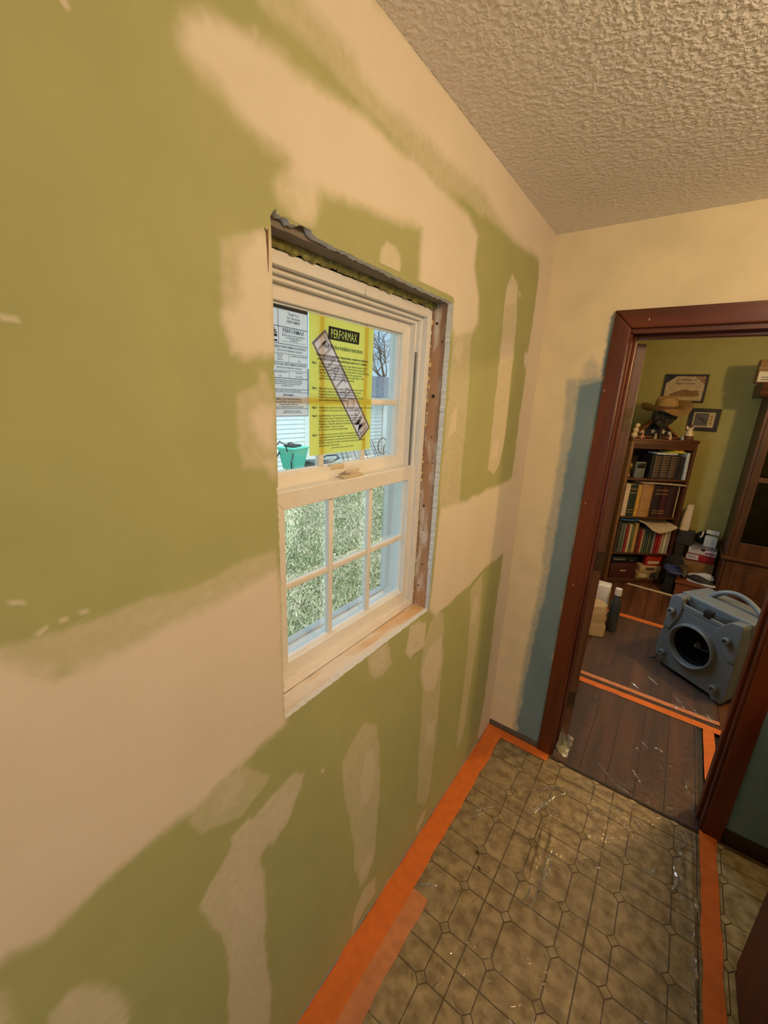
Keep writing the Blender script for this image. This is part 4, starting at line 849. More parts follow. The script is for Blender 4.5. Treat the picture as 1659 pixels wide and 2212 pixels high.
# middle shelf (z .722): tall volumes
u=.008
for (w,h,c,bd,lb) in [(.046,.325,(206,186,160),0,'tall cream book at the left end of the middle shelf'),(.070,.318,(34,46,34),1,'tall dark green hardback with gold bands'),(.040,.320,(190,146,66),0,'tall mustard yellow book next to the dark green one'),(.108,.332,(166,124,76),0,'very thick tan leather volume on the middle shelf'),(.020,.322,(52,30,24),0,'thin brown book right of the thick tan volume'),(.066,.316,(38,20,22),1,'near-black hardback right of the thin brown book'),(.060,.314,(66,18,20),1,'dark red hardback in the middle of the dark row'),(.086,.312,(46,18,20),0,'widest maroon hardback on the middle shelf'),(.010,.318,(182,166,126),0,'thin cream booklet at the right end of the middle shelf')]:
    book(u,w,h,.19,.722,c,lb,G2,0,bd); u+=w+.004
def loose_sheet(name,pts,mtl,label,cat,th=.006):
    """stack of sheets from a ribbon of (u,y,z) edge pairs, given thickness"""
    mb=MB(); v=[];n=len(pts)
    for a,b in pts:
        for p in (a,b): v.append(BM@Vector(p))
    for a,b in pts:
        for p in (a,b): v.append(BM@Vector((p[0],p[1],p[2]-th)))
    f=[]
    for i in range(n-1):
        f.append((2*i,2*i+2,2*i+3,2*i+1)); f.append((2*n+2*i,2*n+2*i+1,2*n+2*i+3,2*n+2*i+2)); f.append((2*i,2*n+2*i,2*n+2*i+2,2*i+2)); f.append((2*i+1,2*i+3,2*n+2*i+3,2*n+2*i+1))
    f+=[(0,1,2*n+1,2*n),(2*n-2,4*n-2,4*n-1,2*n-1)]
    mb.add(v,f,0,False); return tag(mb.build(name,mtl),label,cat)
m_news=mat('newsprint',(196,178,150),.9,.12,60); m_mag=mat('magazine_paper',(190,166,146),.8,.15,50)
loose_sheet('magazine',[((.15,-.005,1.070),(.15,.19,1.066)),((.30,-.03,1.072),(.30,.18,1.066)),((.45,-.03,1.066),(.45,.18,1.062)),((.585,-.02,1.058),(.582,.17,1.058))],m_mag,'stack of loose papers lying on the tall middle-shelf books','papers',.008)
loose_sheet('newspaper',[((.20,-.01,.690),(.20,.18,.680)),((.24,-.05,.672),(.25,.18,.672)),((.30,-.09,.618),(.31,.16,.668)),((.38,-.085,.590),(.39,.16,.664)),((.48,-.075,.612),(.47,.16,.660)),((.565,-.06,.645),(.56,.17,.664))],m_news,'folded newspaper sagging over the lower shelf books','newspaper',.012)
loose_sheet('magazine',[((.01,-.01,.690),(.01,.17,.690)),((.10,-.02,.688),(.10,.17,.688)),((.19,-.01,.690),(.19,.17,.688))],mat('blue_magazine',(60,110,160),.5,.3,30),'blue magazine lying on the left books of the lower shelf','magazine',.007)
# lower shelf (z .336): many thin books
cols=[((60,52,44),.030,.33),((96,104,88),.024,.31),((112,118,104),.022,.30),((150,36,40),.020,.29),((196,176,140),.026,.30),((104,118,70),.018,.29),((176,140,84),.034,.315),((96,40,36),.020,.26),((150,40,32),.016,.25),((190,160,120),.016,.25),((86,100,80),.020,.245),((70,84,70),.020,.245),((110,112,86),.016,.245),((60,72,62),.018,.24),((150,146,136),.018,.25),((150,28,36),.024,.255),((166,34,34),.022,.25),((182,152,120),.022,.255),((206,196,180),.030,.27),((170,160,150),.022,.29)]
cn=['dark brown','grey-green','pale grey','crimson','cream','olive','ochre','brown-red','brick red','beige','sage','dark sage','khaki','slate green','light grey','cherry red','bright red','tan','ivory','stone grey']
od=['first','second','third','fourth','fifth','sixth','seventh','eighth','ninth','tenth','eleventh','twelfth','thirteenth','fourteenth','fifteenth','sixteenth','seventeenth','eighteenth','nineteenth','twentieth']
u=.010
for i,((c,w,h),nm) in enumerate(zip(cols,cn)):
    book(u,w,h,.16,.336,c,'%s book, %s from the left on the crowded lower shelf'%(nm,od[i]),G3,0); u+=w+.0062
# bottom compartment
def item(name,label,cat,M,fn,mats):
    mb=MB(); fn(mb); o=mb.build(name,mats); o.matrix_world=M; return tag(o,label,cat)
item('video_recorder','black flat electronic box in the bottom of the bookcase','recorder',BM@T((.02,.02,.215)),lambda m:(m.rbox(0,.27,0,.2,0,.065,.004),m.box(.02,.14,-.001,0,.03,.045,1),m.lathe([(.0001,0),(.008,0),(.008,.006),(.0001,.006)],12,1,T((.21,0,.03),0,R(90)))),[m_blk,m_sil])
item('storage_case','dark red case under the black electronic box','case',BM@T((.02,.02,.0456)),lambda m:(m.rbox(0,.27,0,.2,0,.165,.006),m.rbox(.11,.17,-.006,.002,.075,.090,.003,2,1)),[bookmat((70,26,20)),mat('case_handle',(170,150,120),.4,.1,30)])
item('packaged_kit','red packaged box standing in the bottom of the bookcase','box',BM@T((.39,.03,.19)),lambda m:(m.rbox(0,.16,0,.06,0,.11,.002),m.box(.02,.14,-.001,.0,.02,.05,1)),[bookmat((168,36,26)),m_page])
item('game_box','cream box under the red package in the bookcase','box',BM@T((.34,.02,.125)),lambda m:(m.rbox(0,.22,0,.1,0,.063,.003),m.box(.06,.15,-.001,0,.015,.045,1)),[bookmat((190,160,116)),bookmat((80,62,48))])
item('game_box','yellowish box at the very bottom right of the bookcase','box',BM@T((.31,.015,.0456)),lambda m:(m.rbox(0,.24,0,.12,0,.078,.003),m.box(.03,.11,-.001,0,.02,.06,1),m.box(.14,.2,-.001,0,.01,.07,2)),[bookmat((150,126,78)),bookmat((206,190,160)),bookmat((52,54,56))])
# cream strip of trim lying in front of the bookcase
mb=MB(); mb.prism([(0,0),(.026,0),(.026,.005),(.02,.009),(.006,.009),(0,.005)],0,.43,'x'); o=mb.build('trim_strip',mat('cream_trim_paint',(214,196,160),.6,.06,40)); o.location=(.40,4.695,.001); o.rotation_euler=(0,0,R(-3)); tag(o,'thin cream strip of trim lying on the floor before the bookcase','trim strip')

# ---- on top of the bookcase: flag case, camouflage head with hat, knick-knacks
ZT=1.4905
fc=empty('flag_case',BM@Vector((.03,.145,ZT)),BA); tag(fc,'triangular wooden flag case with white stars on navy cloth','flag case')
m_fw=wood('flag_case_wood',(96,52,26),(150,92,50),.4,'x',20)
tri=[(0,0),(.50,0),(.25,.21)]; tin=[(.045,.018),(.455,.018),(.25,.188)]
for i in range(3):
    j=(i+1)%3; mb=MB(); mb.prism([tri[i],tri[j],tin[j],tin[i]],0,.075,'y'); mb.build('case_rail',m_fw,fc)
mb=MB(); mb.prism([(.04,.016),(.46,.016),(.25,.19)],.02,.06,'y'); fl=mb.build('folded_flag',mat('navy_cloth',(24,24,36),.85,.1,60,.3,200),fc)
def star(cx,cz,r,rot=0): return [(cx+(r if k%2==0 else r*.42)*math.sin(rot+k*PI/5),cz+(r if k%2==0 else r*.42)*math.cos(rot+k*PI/5)) for k in range(10)]
for cx,cz in ((.115,.060),(.225,.062),(.325,.062),(.395,.050)):
    mb=MB(); mb.prism(star(cx,cz,.030,.1),.017,.021,'y'); mb.build('star',mat('white_star_cloth',(206,196,170),.85,.05,60),fl)
mb=MB(); HM=BM@T((.262,.062,ZT+.0))   # head form rising behind the flag case
bm=ico(4)
for v in bm.verts:
    c=v.co.copy(); z=c.z; s=1-.42*max(0,-z)**1.3
    v.co=Vector((c.x*.118*s,c.y*.072*s,.205+z*.100)); v.co.y-=.018*max(0,-z)*0+ (.012*math.exp(-((c.x)**2+(z+.15)**2)/.05) if c.y<0 else 0)
    v.co+=mnoise.noise_vector(v.co*40)*.003
mb.frombm(bm,0,True); mb.lathe([(.0001,.0),(.040,.0),(.038,.008),(.012,.014),(.011,.12),(.0001,.125)],20,1)
hd_=empty('mannequin_head',HM.to_translation(),BA); tag(hd_,'dark camouflage-wrapped head form wearing sunglasses on the bookcase','head form')
mb.build('head',[mat('camouflage_cloth',(34,32,22),.9,0,26,.3,90,None,.3,0,(78,74,52),(.42,.6)),m_dark],hd_)
m_lens=mat('dark_lens',(30,34,36),.12,.05,20)
mb=MB()
for sx in (-.018,.062): blob(mb,(sx,-.070,.228),(.036,.010,.018),0,2)
mb.tube([(-.055,-.064,.236),(.02,-.080,.240),(.10,-.062,.236)],.0035,6); mb.tube([(.10,-.062,.236),(.121,0,.240)],.003,6); gl=mb.build('sunglasses',m_lens); gl.matrix_world=T(HM.to_translation(),BA); tag(gl,'dark wraparound sunglasses on the camouflage head','sunglasses')
ht=empty('straw_hat',(HM@Vector((0,0,.275)))  ,BA+.2); tag(ht,'tan straw hat with curled brim on the camouflage head','hat')
m_straw=mat('woven_straw',(150,118,66),.85,.22,90,.6,160); 
def hatm():
    n=40; v=[];f=[]; prof=[(0,.105),(.035,.108),(.058,.102),(.070,.085),(.076,.05),(.082,.012),(.086,.0),(.11,-.003),(.14,.002),(.165,.008),(.17,.008),(.165,.003),(.14,-.004),(.11,-.009),(.08,-.006),(.074,.01),(.07,.05),(.0,.07)]
    for r,h in prof:
        for k in range(n):
            a=2*PI*k/n; rr=max(r,.0005); x=rr*1.12*math.cos(a); y=rr*.98*math.sin(a); z=h
            if r>.09: z+=.75*(r-.086)*(abs(math.cos(a))**2)*.9-.5*(r-.086)*abs(math.sin(a))**3
            if h>.08 and r<.06: z-=.022*math.exp(-(y/.022)**2)
            v.append((x,y,z))
    for i in range(len(prof)-1):
        for k in range(n): f.append((i*n+k,i*n+(k+1)%n,(i+1)*n+(k+1)%n,(i+1)*n+k))
    return v,f
mb=MB(); mb.add(*hatm(),0,True); mb.build('hat_body',m_straw,ht)
mb=MB(); mb.lathe([(.0835,.012),(.0845,.014),(.0815,.034),(.080,.034)],36,0,Matrix.Diagonal((1.12,.99,1,1))); mb.build('hat_band',mat('hat_band_cloth',(96,66,34),.8,.1,50),ht)
for o in (ht,): o.rotation_euler=(R(6),R(-5),BA+.15); o.scale=(1.16,1.12,1.12)
# angel, shells, small figures
m_ang=mat('cream_ceramic',(206,186,150),.45,.08,40); m_br=mat('brown_ceramic',(88,58,36),.5,.1,40)
an=empty('angel_figurine',BM@Vector((.535,.05,ZT)),BA); tag(an,'small cream angel figurine at the right of the flag case','figurine')
mb=MB(); mb.lathe([(.0001,.04),(.040,.04),(.038,.05),(.022,.09),(.012,.115),(.0001,.12)],18); mb.build('gown',m_ang,an)
mb=MB(); blob(mb,(0,0,.132),(.014,.014,.016),0,2); mb.tube([(0,0,.12),(0,0,.128)],.006,8); mb.build('head',m_br,an)
mb=MB(); mb.prism([(-.004,.085),(-.04,.11),(-.032,.135),(-.006,.112)],.008,.012,'y'); mb.prism([(.004,.085),(.04,.11),(.032,.135),(.006,.112)],.008,.012,'y'); mb.build('wing',m_ang,an)
mb=MB(); mb.lathe([(.0001,0),(.042,0),(.045,.01),(.036,.03),(.040,.04),(.0001,.04)],18); mb.build('base',m_br,an)
mb=MB(); mb.lathe([(.0001,0),(.022,0),(.030,.02),(.034,.05),(.028,.078),(.015,.09),(.0001,.094)],18); o=mb.build('glass_globe',clear('globe_glass',(.7,.7,.68),.05,.25,1.45,1.4)); o.matrix_world=BM@T((.618,.10,ZT)); tag(o,'small grey glass globe at the right corner of the bookcase top','globe') if False else bpy.data.objects.remove(o)
st=empty('seashell_stack',BM@Vector((-.005,.03,ZT)),BA); tag(st,'cream shell ornament standing at the left corner of the bookcase top','ornament')
mb=MB(); blob(mb,(0,0,.028),(.026,.022,.028),.2,3); blob(mb,(.004,0,.075),(.025,.022,.027),.2,3,seed=3); mb.build('shell',m_ang,st)
mb=MB(); blob(mb,(.012,.0,.118),(.022,.018,.022),.2,3,seed=5); mb.build('shell',m_ang,st)
mb=MB(); mb.tube([(.045,.0,.0),(.05,.0,.03),(.06,0,.06)],[.010,.012,.004],10); blob(mb,(.05,0,.012),(.03,.014,.010),.3,2); o=mb.build('coral_ornament',mat('pink_coral',(186,126,96),.6,.1,40)); o.matrix_world=BM@T((.0,-.002,ZT+.002)); tag(o,'pinkish coral ornament lying before the flag case','ornament')
for i,(uu,c,h,lb) in enumerate([(.190,(150,142,96),.055,'tiny yellow-green figurine before the middle of the flag case'),(.335,(196,168,130),.05,'tiny cream bell figurine before the flag case'),(.455,(150,160,170),.042,'tiny silver thimble before the right of the flag case')]):
    mb=MB(); mb.lathe([(.0001,0),(.014,0),(.016,.008),(.009,h*.5),(.011,h*.7),(.009,h*.9),(.0001,h)],14); o=mb.build('figurine',mat('figurine_%d'%i,c,.4,.1,40)); o.matrix_world=BM@T((uu,.018,ZT)); tag(o,lb,'figurine','small figures on the bookcase')

# ---- pictures on the sage wall
YW=5.25
def frame(x0,x1,z0,z1,w,name,label,tilt=0):
    r=empty(name,((x0+x1)/2,YW-.002,z0)); tag(r,label,'picture'); W_=x1-x0; H_=z1-z0
    mb=MB()
    for q in ([(-W_/2,0),(W_/2,0),(W_/2-w,w),(-W_/2+w,w)],[(W_/2,0),(W_/2,H_),(W_/2-w,H_-w),(W_/2-w,w)],[(W_/2,H_),(-W_/2,H_),(-W_/2+w,H_-w),(W_/2-w,H_-w)],[(-W_/2,H_),(-W_/2,0),(-W_/2+w,w),(-W_/2+w,H_-w)]): mb.prism(q,-.022,0,'y')
    mb.build('picture_frame',mat('black_frame',(22,18,18),.35,.1,30),r,.002); r.rotation_euler=(0,R(tilt),0); return r,W_,H_
def flaty(r,name,m,poly,y=-.008): 
    mb=MB(); mb.prism(poly,y,y+.0006,'y'); return mb.build(name,m,r)
m_cert=mat('certificate_paper',(186,170,136),.8,.12,30); m_sep=mat('sepia_print',(128,100,66),.85,.25,40)
r,W_,H_=frame(.312,.668,1.842,2.108,.017,'framed_certificate','black framed certificate with flag corners on the sage wall')
flaty(r,'certificate',m_cert,[(-W_/2+.015,.015),(W_/2-.015,.015),(W_/2-.015,H_-.015),(-W_/2+.015,H_-.015)])
flaty(r,'flag_corner',mat('navy_print',(44,44,58),.8,.3,120),[(-W_/2+.017,H_-.017),(-W_/2+.017,H_-.085),(-W_/2+.10,H_-.017)],-.0088)
for k in range(4): flaty(r,'flag_stripe',mat('red_print',(120,52,40),.8,.1,40),[(W_/2-.105+.022*k,H_-.017),(W_/2-.095+.022*k,H_-.017),(W_/2-.017,H_-.085+.020*k),(W_/2-.017,H_-.097+.020*k)] if k<3 else [(W_/2-.035,H_-.017),(W_/2-.025,H_-.017),(W_/2-.017,H_-.026),(W_/2-.017,H_-.036)],-.0088)
flaty(r,'sepia_vignette',m_sep,[(-.12,.07),(-.06,.10),(.0,.125),(.06,.11),(.12,.115),(.13,.07),(.1,.055),(-.1,.055)],-.0088)
TMY=lambda z: Matrix(((1,0,0,0),(0,0,-1,-.0092),(0,1,0,z),(0,0,0,1)))
text_mesh('certificate_title','Certificate of\nAppreciation',.034,m_ink,r,TMY(.205),'CENTER',0,.3,.9,.0003)
r,W_,H_=frame(.585,.828,1.575,1.790,.034,'framed_picture','small black framed picture with coins below the certificate',0)
flaty(r,'mat_board',mat('cream_mat',(190,178,146),.8,.05,40),[(-W_/2+.033,.033),(W_/2-.033,.033),(W_/2-.033,H_-.033),(-W_/2+.033,H_-.033)])
flaty(r,'photo',mat('grey_photo',(84,80,78),.6,.2,40),[(-.075,.046),(.035,.046),(.035,H_-.046),(-.075,H_-.046)],-.0088)
flaty(r,'aircraft_silhouette',m_blk,[(-.055,.13),(-.02,.125),(.02,.085),(.03,.07),(.022,.068),(-.005,.088),(-.03,.112),(-.058,.122)],-.0094)
for z in (.075,.105,.14):
    mb=MB(); mb.lathe([(.0001,0),(.014,0),(.014,.002),(.0001,.002)],18,0,T((.058,-.0086,z),0,R(90))); mb.build('coin',mat('old_gold',(150,120,66),.4,.15,40,metal=.6),r)

# ---- china cabinet
cc=empty('china_cabinet',(1.65,5.0,0)); tag(cc,'large dark oak china cabinet with glass doors against the sage wall','cabinet')
m_ch=wood('dark_oak',(56,30,14),(100,60,30),.45,'z',20,.15); m_chx=wood('dark_oak_across',(56,30,14),(100,60,30),.45,'x',20,.15)
X0,X1,YF,YB=1.098,2.20,4.735,5.24
def cpart(fn,name,m,par=None,label=None,bevel=.003):
    mb=MB(); fn(mb)
    if par is None: return wpart(mb,name,m,cc,label,bevel)
    return mb.build(name,m,par,bevel)
cpart(lambda m:m.box(X0,X0+.022,YF,YB,.0,1.93),'side_panel',m_ch); cpart(lambda m:m.box(X1-.022,X1,YF,YB,0,1.93),'side_panel',m_ch)
cpart(lambda m:m.box(X0,X1,YB-.012,YB,.0,1.93),'back_panel',m_dark)
cpart(lambda m:m.box(X0+.022,X1-.022,YF+.01,YB,.435,.455),'bottom_deck',m_chx)
cpart(lambda m:m.prism([(X0-.012,.0),(X1+.012,.0),(X1+.012,.08),(X1,.095),(X0,.095),(X0-.012,.08)],YF-.02,YB,'y'),'plinth',m_chx)
cpart(lambda m:m.prism([(YF-.03,.47),(YF-.03,.49),(YF-.01,.50),(YB,.50),(YB,.46),(YF-.01,.46)],X0-.02,X1+.02,'x'),'waist_moulding',m_chx)
cpart(lambda m:(m.prism([(YF-.005,1.90),(YF-.03,1.93),(YF-.06,1.985),(YF-.075,2.015),(YB,2.015),(YB,1.90)],X0-.075,X1+.075,'x')),'crown_moulding',m_chx)
m_cg=clear('cabinet_glass',(.55,.52,.48),.03,0,1.45,1.0)
for k in range(3):
    a=X0+.022+(X1-X0-.044)/3*k; b=X0+.022+(X1-X0-.044)/3*(k+1)
    def dr(m,a=a,b=b):
        m.box(a,a+.055,YF-.012,YF+.010,.50,1.90); m.box(b-.055,b,YF-.012,YF+.010,.50,1.90); m.box(a+.055,b-.055,YF-.012,YF+.010,.50,.645); m.box(a+.055,b-.055,YF-.012,YF+.010,1.84,1.90); m.box(a+.055,b-.055,YF-.010,YF+.008,1.195,1.235)
    d_=cpart(dr,'glass_door',m_ch,None,'glazed oak cabinet door')
    cpart(lambda m:m.box(a+.055,b-.055,YF-.002,YF+.002,.645,1.84),'glass_pane',m_cg,d_,None,0)
    if k==0: cpart(lambda m:m.rbox(b-.03,b-.018,YF-.024,YF-.012,1.13,1.19,.003),'handle',m_gold,d_,None,0)
    def ld(m,a=a,b=b): m.box(a,b,YF-.012,YF+.01,.10,.455)
    d2=cpart(ld,'lower_door',m_ch)
    cpart(lambda m:(m.prism([(a+.05,.15),(b-.05,.15),(b-.05,.40),(a+.05,.40)],YF-.016,YF-.011,'y'),m.prism([(a+.085,.18),(b-.085,.18),(b-.085,.37),(a+.085,.37)],YF-.026,YF-.016,'y')),'raised_panel',m_ch,d2)
for z in (.92,1.215,1.52): cpart(lambda m:m.box(X0+.022,X1-.022,YF+.02,YB-.012,z-.008,z),'shelf',m_chx)
for i,(x,z) in enumerate([(1.25,.502),(1.36,.502),(1.27,.9205),(1.24,1.2155)]):
    mb=MB(); mb.lathe([(.0001,0),(.025,0),(.03,.006),(.012,.02),(.010,.07),(.036,.11),(.040,.16),(.037,.16),(.033,.11),(.0001,.085)],18); o=mb.build('stemware',clear('stem_glass_%d'%i,(.8,.82,.84),.03,.05,1.45,1.2)); o.location=(x,4.92+.03*i,z); tag(o,['stem glass on the lowest cabinet shelf at the left','stem glass on the lowest cabinet shelf, second from left','stem glass on the middle cabinet shelf','stem glass on the cabinet shelf level with the door rail'][i],'glass','glasses in the china cabinet')
# cardboard box on the crown
cb=empty('cardboard_box',(1.12,4.86,2.0155)); tag(cb,'small brown cardboard shipping box on top of the china cabinet','box')
m_card=mat('corrugated_cardboard',(132,98,58),.85,.08,40)
mb=MB(); mb.rbox(-.14,.14,-.11,.11,0,.185,.003); mb.build('box_body',m_card,cb)
mb=MB(); mb.box(-.142,.142,-.1125,.1125,.105,.125); mb.build('packing_tape',mat('tan_tape',(112,80,44),.4,.05,30),cb)
m_ship=mat('shipping_label',(196,188,168),.7,.06,40)
mb=MB(); mb.box(-.135,-.035,-.1132,-.11,.008,.088); lb=mb.build('shipping_label',m_ship,cb); mb=MB(); [mb.box(-.115,-.055,-.1138,-.113,z,z+.006) for z in (.022,.040)]; mb.build('label_bars',m_blk,lb)
mb=MB(); mb.box(-.06,.12,-.1132,-.11,.130,.175); mb.build('address_label',m_ship,cb)

# ---- low chest with clutter between bookcase and cabinet
ch=empty('wooden_chest',(.93,4.84,0)); tag(ch,'low reddish-brown wooden chest behind the blower','chest')
m_chest=wood('chest_wood',(92,46,24),(140,78,44),.5,'x',20,.1)
mb=MB(); mb.rbox(.795,1.075,4.70,5.0,.0,.135,.004); wpart(mb,'chest_body',m_chest,ch)
mb=MB(); mb.rbox(.785,1.083,4.69,5.01,.137,.165,.005); wpart(mb,'chest_lid',m_chest,ch)
m_sneak=mat('white_rubber',(206,206,212),.5,.05,30)
def shoe(name,loc,rz,upper,sole,label,roll=0,sc=1):
    r=empty(name,loc,rz); tag(r,label,'shoe'); r.rotation_euler=(roll,0,rz); r.scale=(sc,sc,sc)
    out=[];
    for k in range(20):
        a=2*PI*k/20; x=.14*math.cos(a); w=.047 if x>0 else .036; out.append((x,w*math.sin(a)*(1 if abs(x)>.03 else .92)))
    mb=MB(); mb.prism(out,0,.024,'z'); mb.build('sole',sole,r,.004)
    mb=MB(); bm=ico(3)
    for v in bm.verts:
        c=v.co; t=(c.x+1)/2; hgt=.05+.055*max(0,1-t*1.5); v.co=Vector((c.x*.132,c.y*(.030+.012*math.sin(PI*min(1,t*1.1))),.022+max(-.002,c.z)*hgt))
        if c.z>.75 and c.x<.15: v.co.z-=.035
    mb.frombm(bm,0,True); mb.build('upper',upper,r)
    mb=MB()
    for k in range(4): mb.tube([(.01+.02*k,-.024,.064-.008*k),(.012+.02*k,0,.076-.009*k),(.01+.02*k,.024,.064-.008*k)],.0025,6)
    mb.build('lace',m_sneak,r); return r
m_bk=mat('black_mesh',(30,30,34),.7,.1,60); m_gy=mat('grey_suede',(92,90,82),.85,.1,60)
shoe('sneaker',(.985,4.755,.1665),R(-12),m_bk,m_sneak,'black sneaker with thick white sole, rightmost on the chest',0,.82)
shoe('sneaker',(.982,4.882,.1665),R(174),mat('white_leather',(190,192,200),.5,.06,40),m_bk,'white sneaker behind the black one on the chest',0,.82)
shoe('slipper',(.846,4.885,.1665),R(-90),m_gy,m_bk,'grey suede slipper at the left on the chest',0,.68)
# stack of cartons behind the shoes
def carton(name,x0,x1,y0,y1,z0,z1,m,label,lid=None,extra=None):
    r=empty(name,((x0+x1)/2,(y0+y1)/2,z0)); tag(r,label,'box')
    mb=MB(); mb.rbox(x0,x1,y0,y1,z0,z1,.002); wpart(mb,'box_body',m,r)
    if lid: mb=MB(); mb.rbox(x0-.004,x1+.004,y0-.004,y1+.004,z1-.03,z1+.003,.002); wpart(mb,'box_lid',lid,r)
    if extra:
        for nm,mm,b in extra: mb=MB(); mb.box(*b); wpart(mb,nm,mm,r)
    return r
m_red=mat('red_carton',(150,28,44),.6,.08,30); m_wc=mat('white_carton',(206,196,200),.6,.05,30); m_pur=mat('purple_print',(130,70,120),.6,.3,60)
SY=5.035
carton('storage_carton',.80,1.075,SY,5.2,.0,.30,m_card,'plain brown carton under the shoe boxes')
carton('shoe_box',.835,1.060,SY-.01,5.19,.3005,.378,m_red,'red and white shoe box under the purple printed one',None,[('white_end',m_wc,(.8345,.935,SY-.0112,SY-.009,.312,.366)),('print_line',m_blk,(.845,.925,SY-.0118,SY-.011,.330,.334)),('print_line',m_blk,(.845,.91,SY-.0118,SY-.011,.345,.350))])
carton('shoe_box',.842,1.066,SY-.02,5.19,.3785,.440,m_wc,'white shoe box with purple print on top of the red one',None,[('purple_mark',m_pur,(.975,1.055,SY-.0212,SY-.019,.392,.410)),('dark_mark',m_blk,(.94,.972,SY-.0212,SY-.019,.418,.438)),('print_line',m_blk,(.855,.93,SY-.0212,SY-.019,.412,.415))])
for i,(dx,rz,c) in enumerate([(0,4,(150,146,150)),(.01,-5,(110,110,118))]):
    mb=MB(); mb.rbox(-.10,.10,-.08,.08,0,.010,.002); o=mb.build('magazine',mat('glossy_cover_%d'%i,c,.3,.35,30)); o.location=(.955+dx,5.08,.4415+.0105*i); o.rotation_euler=(0,0,R(rz)); tag(o,['grey magazine lying on the white shoe box','dark grey magazine on top of the other on the shoe box'][i],'magazine')
md=empty('medicine_box',(1.0,5.08,.4645),R(-8)); tag(md,'open pale blue carton with raised flap on the magazines','box')
m_pb=mat('pale_blue_carton',(190,202,214),.55,.05,30)
mb=MB(); mb.rbox(-.05,.05,-.035,.035,0,.105,.002); mb.build('box_body',m_pb,md)
mb=MB(); mb.box(-.05,.05,-.035,-.033,0,.045,0,T((0,.0,.105),0,R(-48))); mb.build('flap',m_pb,md)
mb=MB(); [mb.box(-.035,.035,-.0362,-.0348,.03+.014*k,.033+.014*k) for k in range(5)]; mb.build('print_line',mat('pale_print',(130,140,156),.6,.1,40),md)
# bags
def bag(name,loc,rz,w,d,h,m,label,pinch=.5,crump=.006,lean=0):
    bm=bmesh.new(); n=18; k=14; vs=[]
    for j in range(k+1):
        t=j/k; s=1-pinch*t**1.6*.5; dd=1-pinch*t**1.2
        for i in range(n):
            a=2*PI*i/n; ca,sa=math.cos(a),math.sin(a); ex=.45
            x=w/2*s*math.copysign(abs(ca)**ex,ca); y=d/2*dd*math.copysign(abs(sa)**ex,sa)
            p=Vector((x,y,h*t)); p+=mnoise.noise_vector(p*28+Vector((loc[0]*9,0,0)))*crump*(0 if j==0 else 1); p.x+=lean*t; vs.append(bm.verts.new(p))
    for j in range(k):
        for i in range(n): bm.faces.new((vs[j*n+i],vs[j*n+(i+1)%n],vs[(j+1)*n+(i+1)%n],vs[(j+1)*n+i]))
    bm.faces.new(vs[:n][::-1]); bm.faces.new(vs[-n:]); mb=MB(); mb.frombm(bm,0,True); o=mb.build(name,m); o.location=loc; o.rotation_euler=(0,0,rz); return tag(o,label,'bag')
carton('storage_carton',.725,.80,5.02,5.20,0,.44,mat('dark_carton',(34,26,22),.8,.1,30),'dark carton behind the bookcase edge carrying the bags')
bag('gear_bag',(.790,5.105,.4455),0,.17,.15,.135,mat('charcoal_canvas',(46,46,50),.9,.15,60,.4,120),'charcoal canvas bag on the dark carton',.25,.010)
bag('paper_bag',(.760,5.105,.582),R(12),.085,.07,.265,mat('white_paper_sack',(214,196,172),.7,.05,20,.8,22),'tall white paper sack standing on the charcoal bag',.62,.007,.012)
mb=MB(); blob(mb,(0,0,.055),(.055,.05,.06),.25,3,freq=4); o=mb.build('cloth_bundle',mat('black_fleece',(26,25,27),.95,.2,60,.5,90)); o.location=(.93,5.16,.475); tag(o,'black bundle of cloth between the canvas bag and the pale carton','cloth')
mb=MB(); mb.prism([(0,0),(.02,.004),(.03,.05),(.022,.075),(.012,.06),(.014,.035)],0,.002,'y'); o=mb.build('paper_tag',m_wc); o.location=(.905,5.09,.535); tag(o,'little white paper tag on the black cloth bundle','tag')
# caps on the chest
def cap(loc,rz,m,mb_,label):
    r=empty('cap',loc,rz); tag(r,label,'cap')
    mb=MB(); bm=ico(3)
    for v in bm.verts: v.co=Vector((v.co.x*.085,v.co.y*.075,max(0,v.co.z)*.075))
    mb.frombm(bm,0,True); mb.build('crown',m,r)
    p=[]; 
    for k in range(13):
        a=R(-70+140*k/12); p.append((.06+.085*math.cos(a),.072*math.sin(a)))
    mb=MB(); mb.prism(p,.0,.005,'z'); mb.build('brim',mb_,r); return r
carton('storage_carton',.700,.778,4.735,4.89,.0,.23,mat('black_carton',(22,20,20),.8,.1,30),'small black carton at the left of the chest')
cap((.742,4.815,.2305),R(-70),mat('blue_cotton',(56,62,104),.9,.1,60),mat('blue_brim',(66,74,120),.9,.1,60),'blue baseball cap on the small black carton')
cap((.748,4.83,.306),R(-55),mat('black_cotton',(30,26,24),.9,.1,60),mat('tan_brim',(60,48,40),.8,.1,60),'black baseball cap stacked on the blue one')

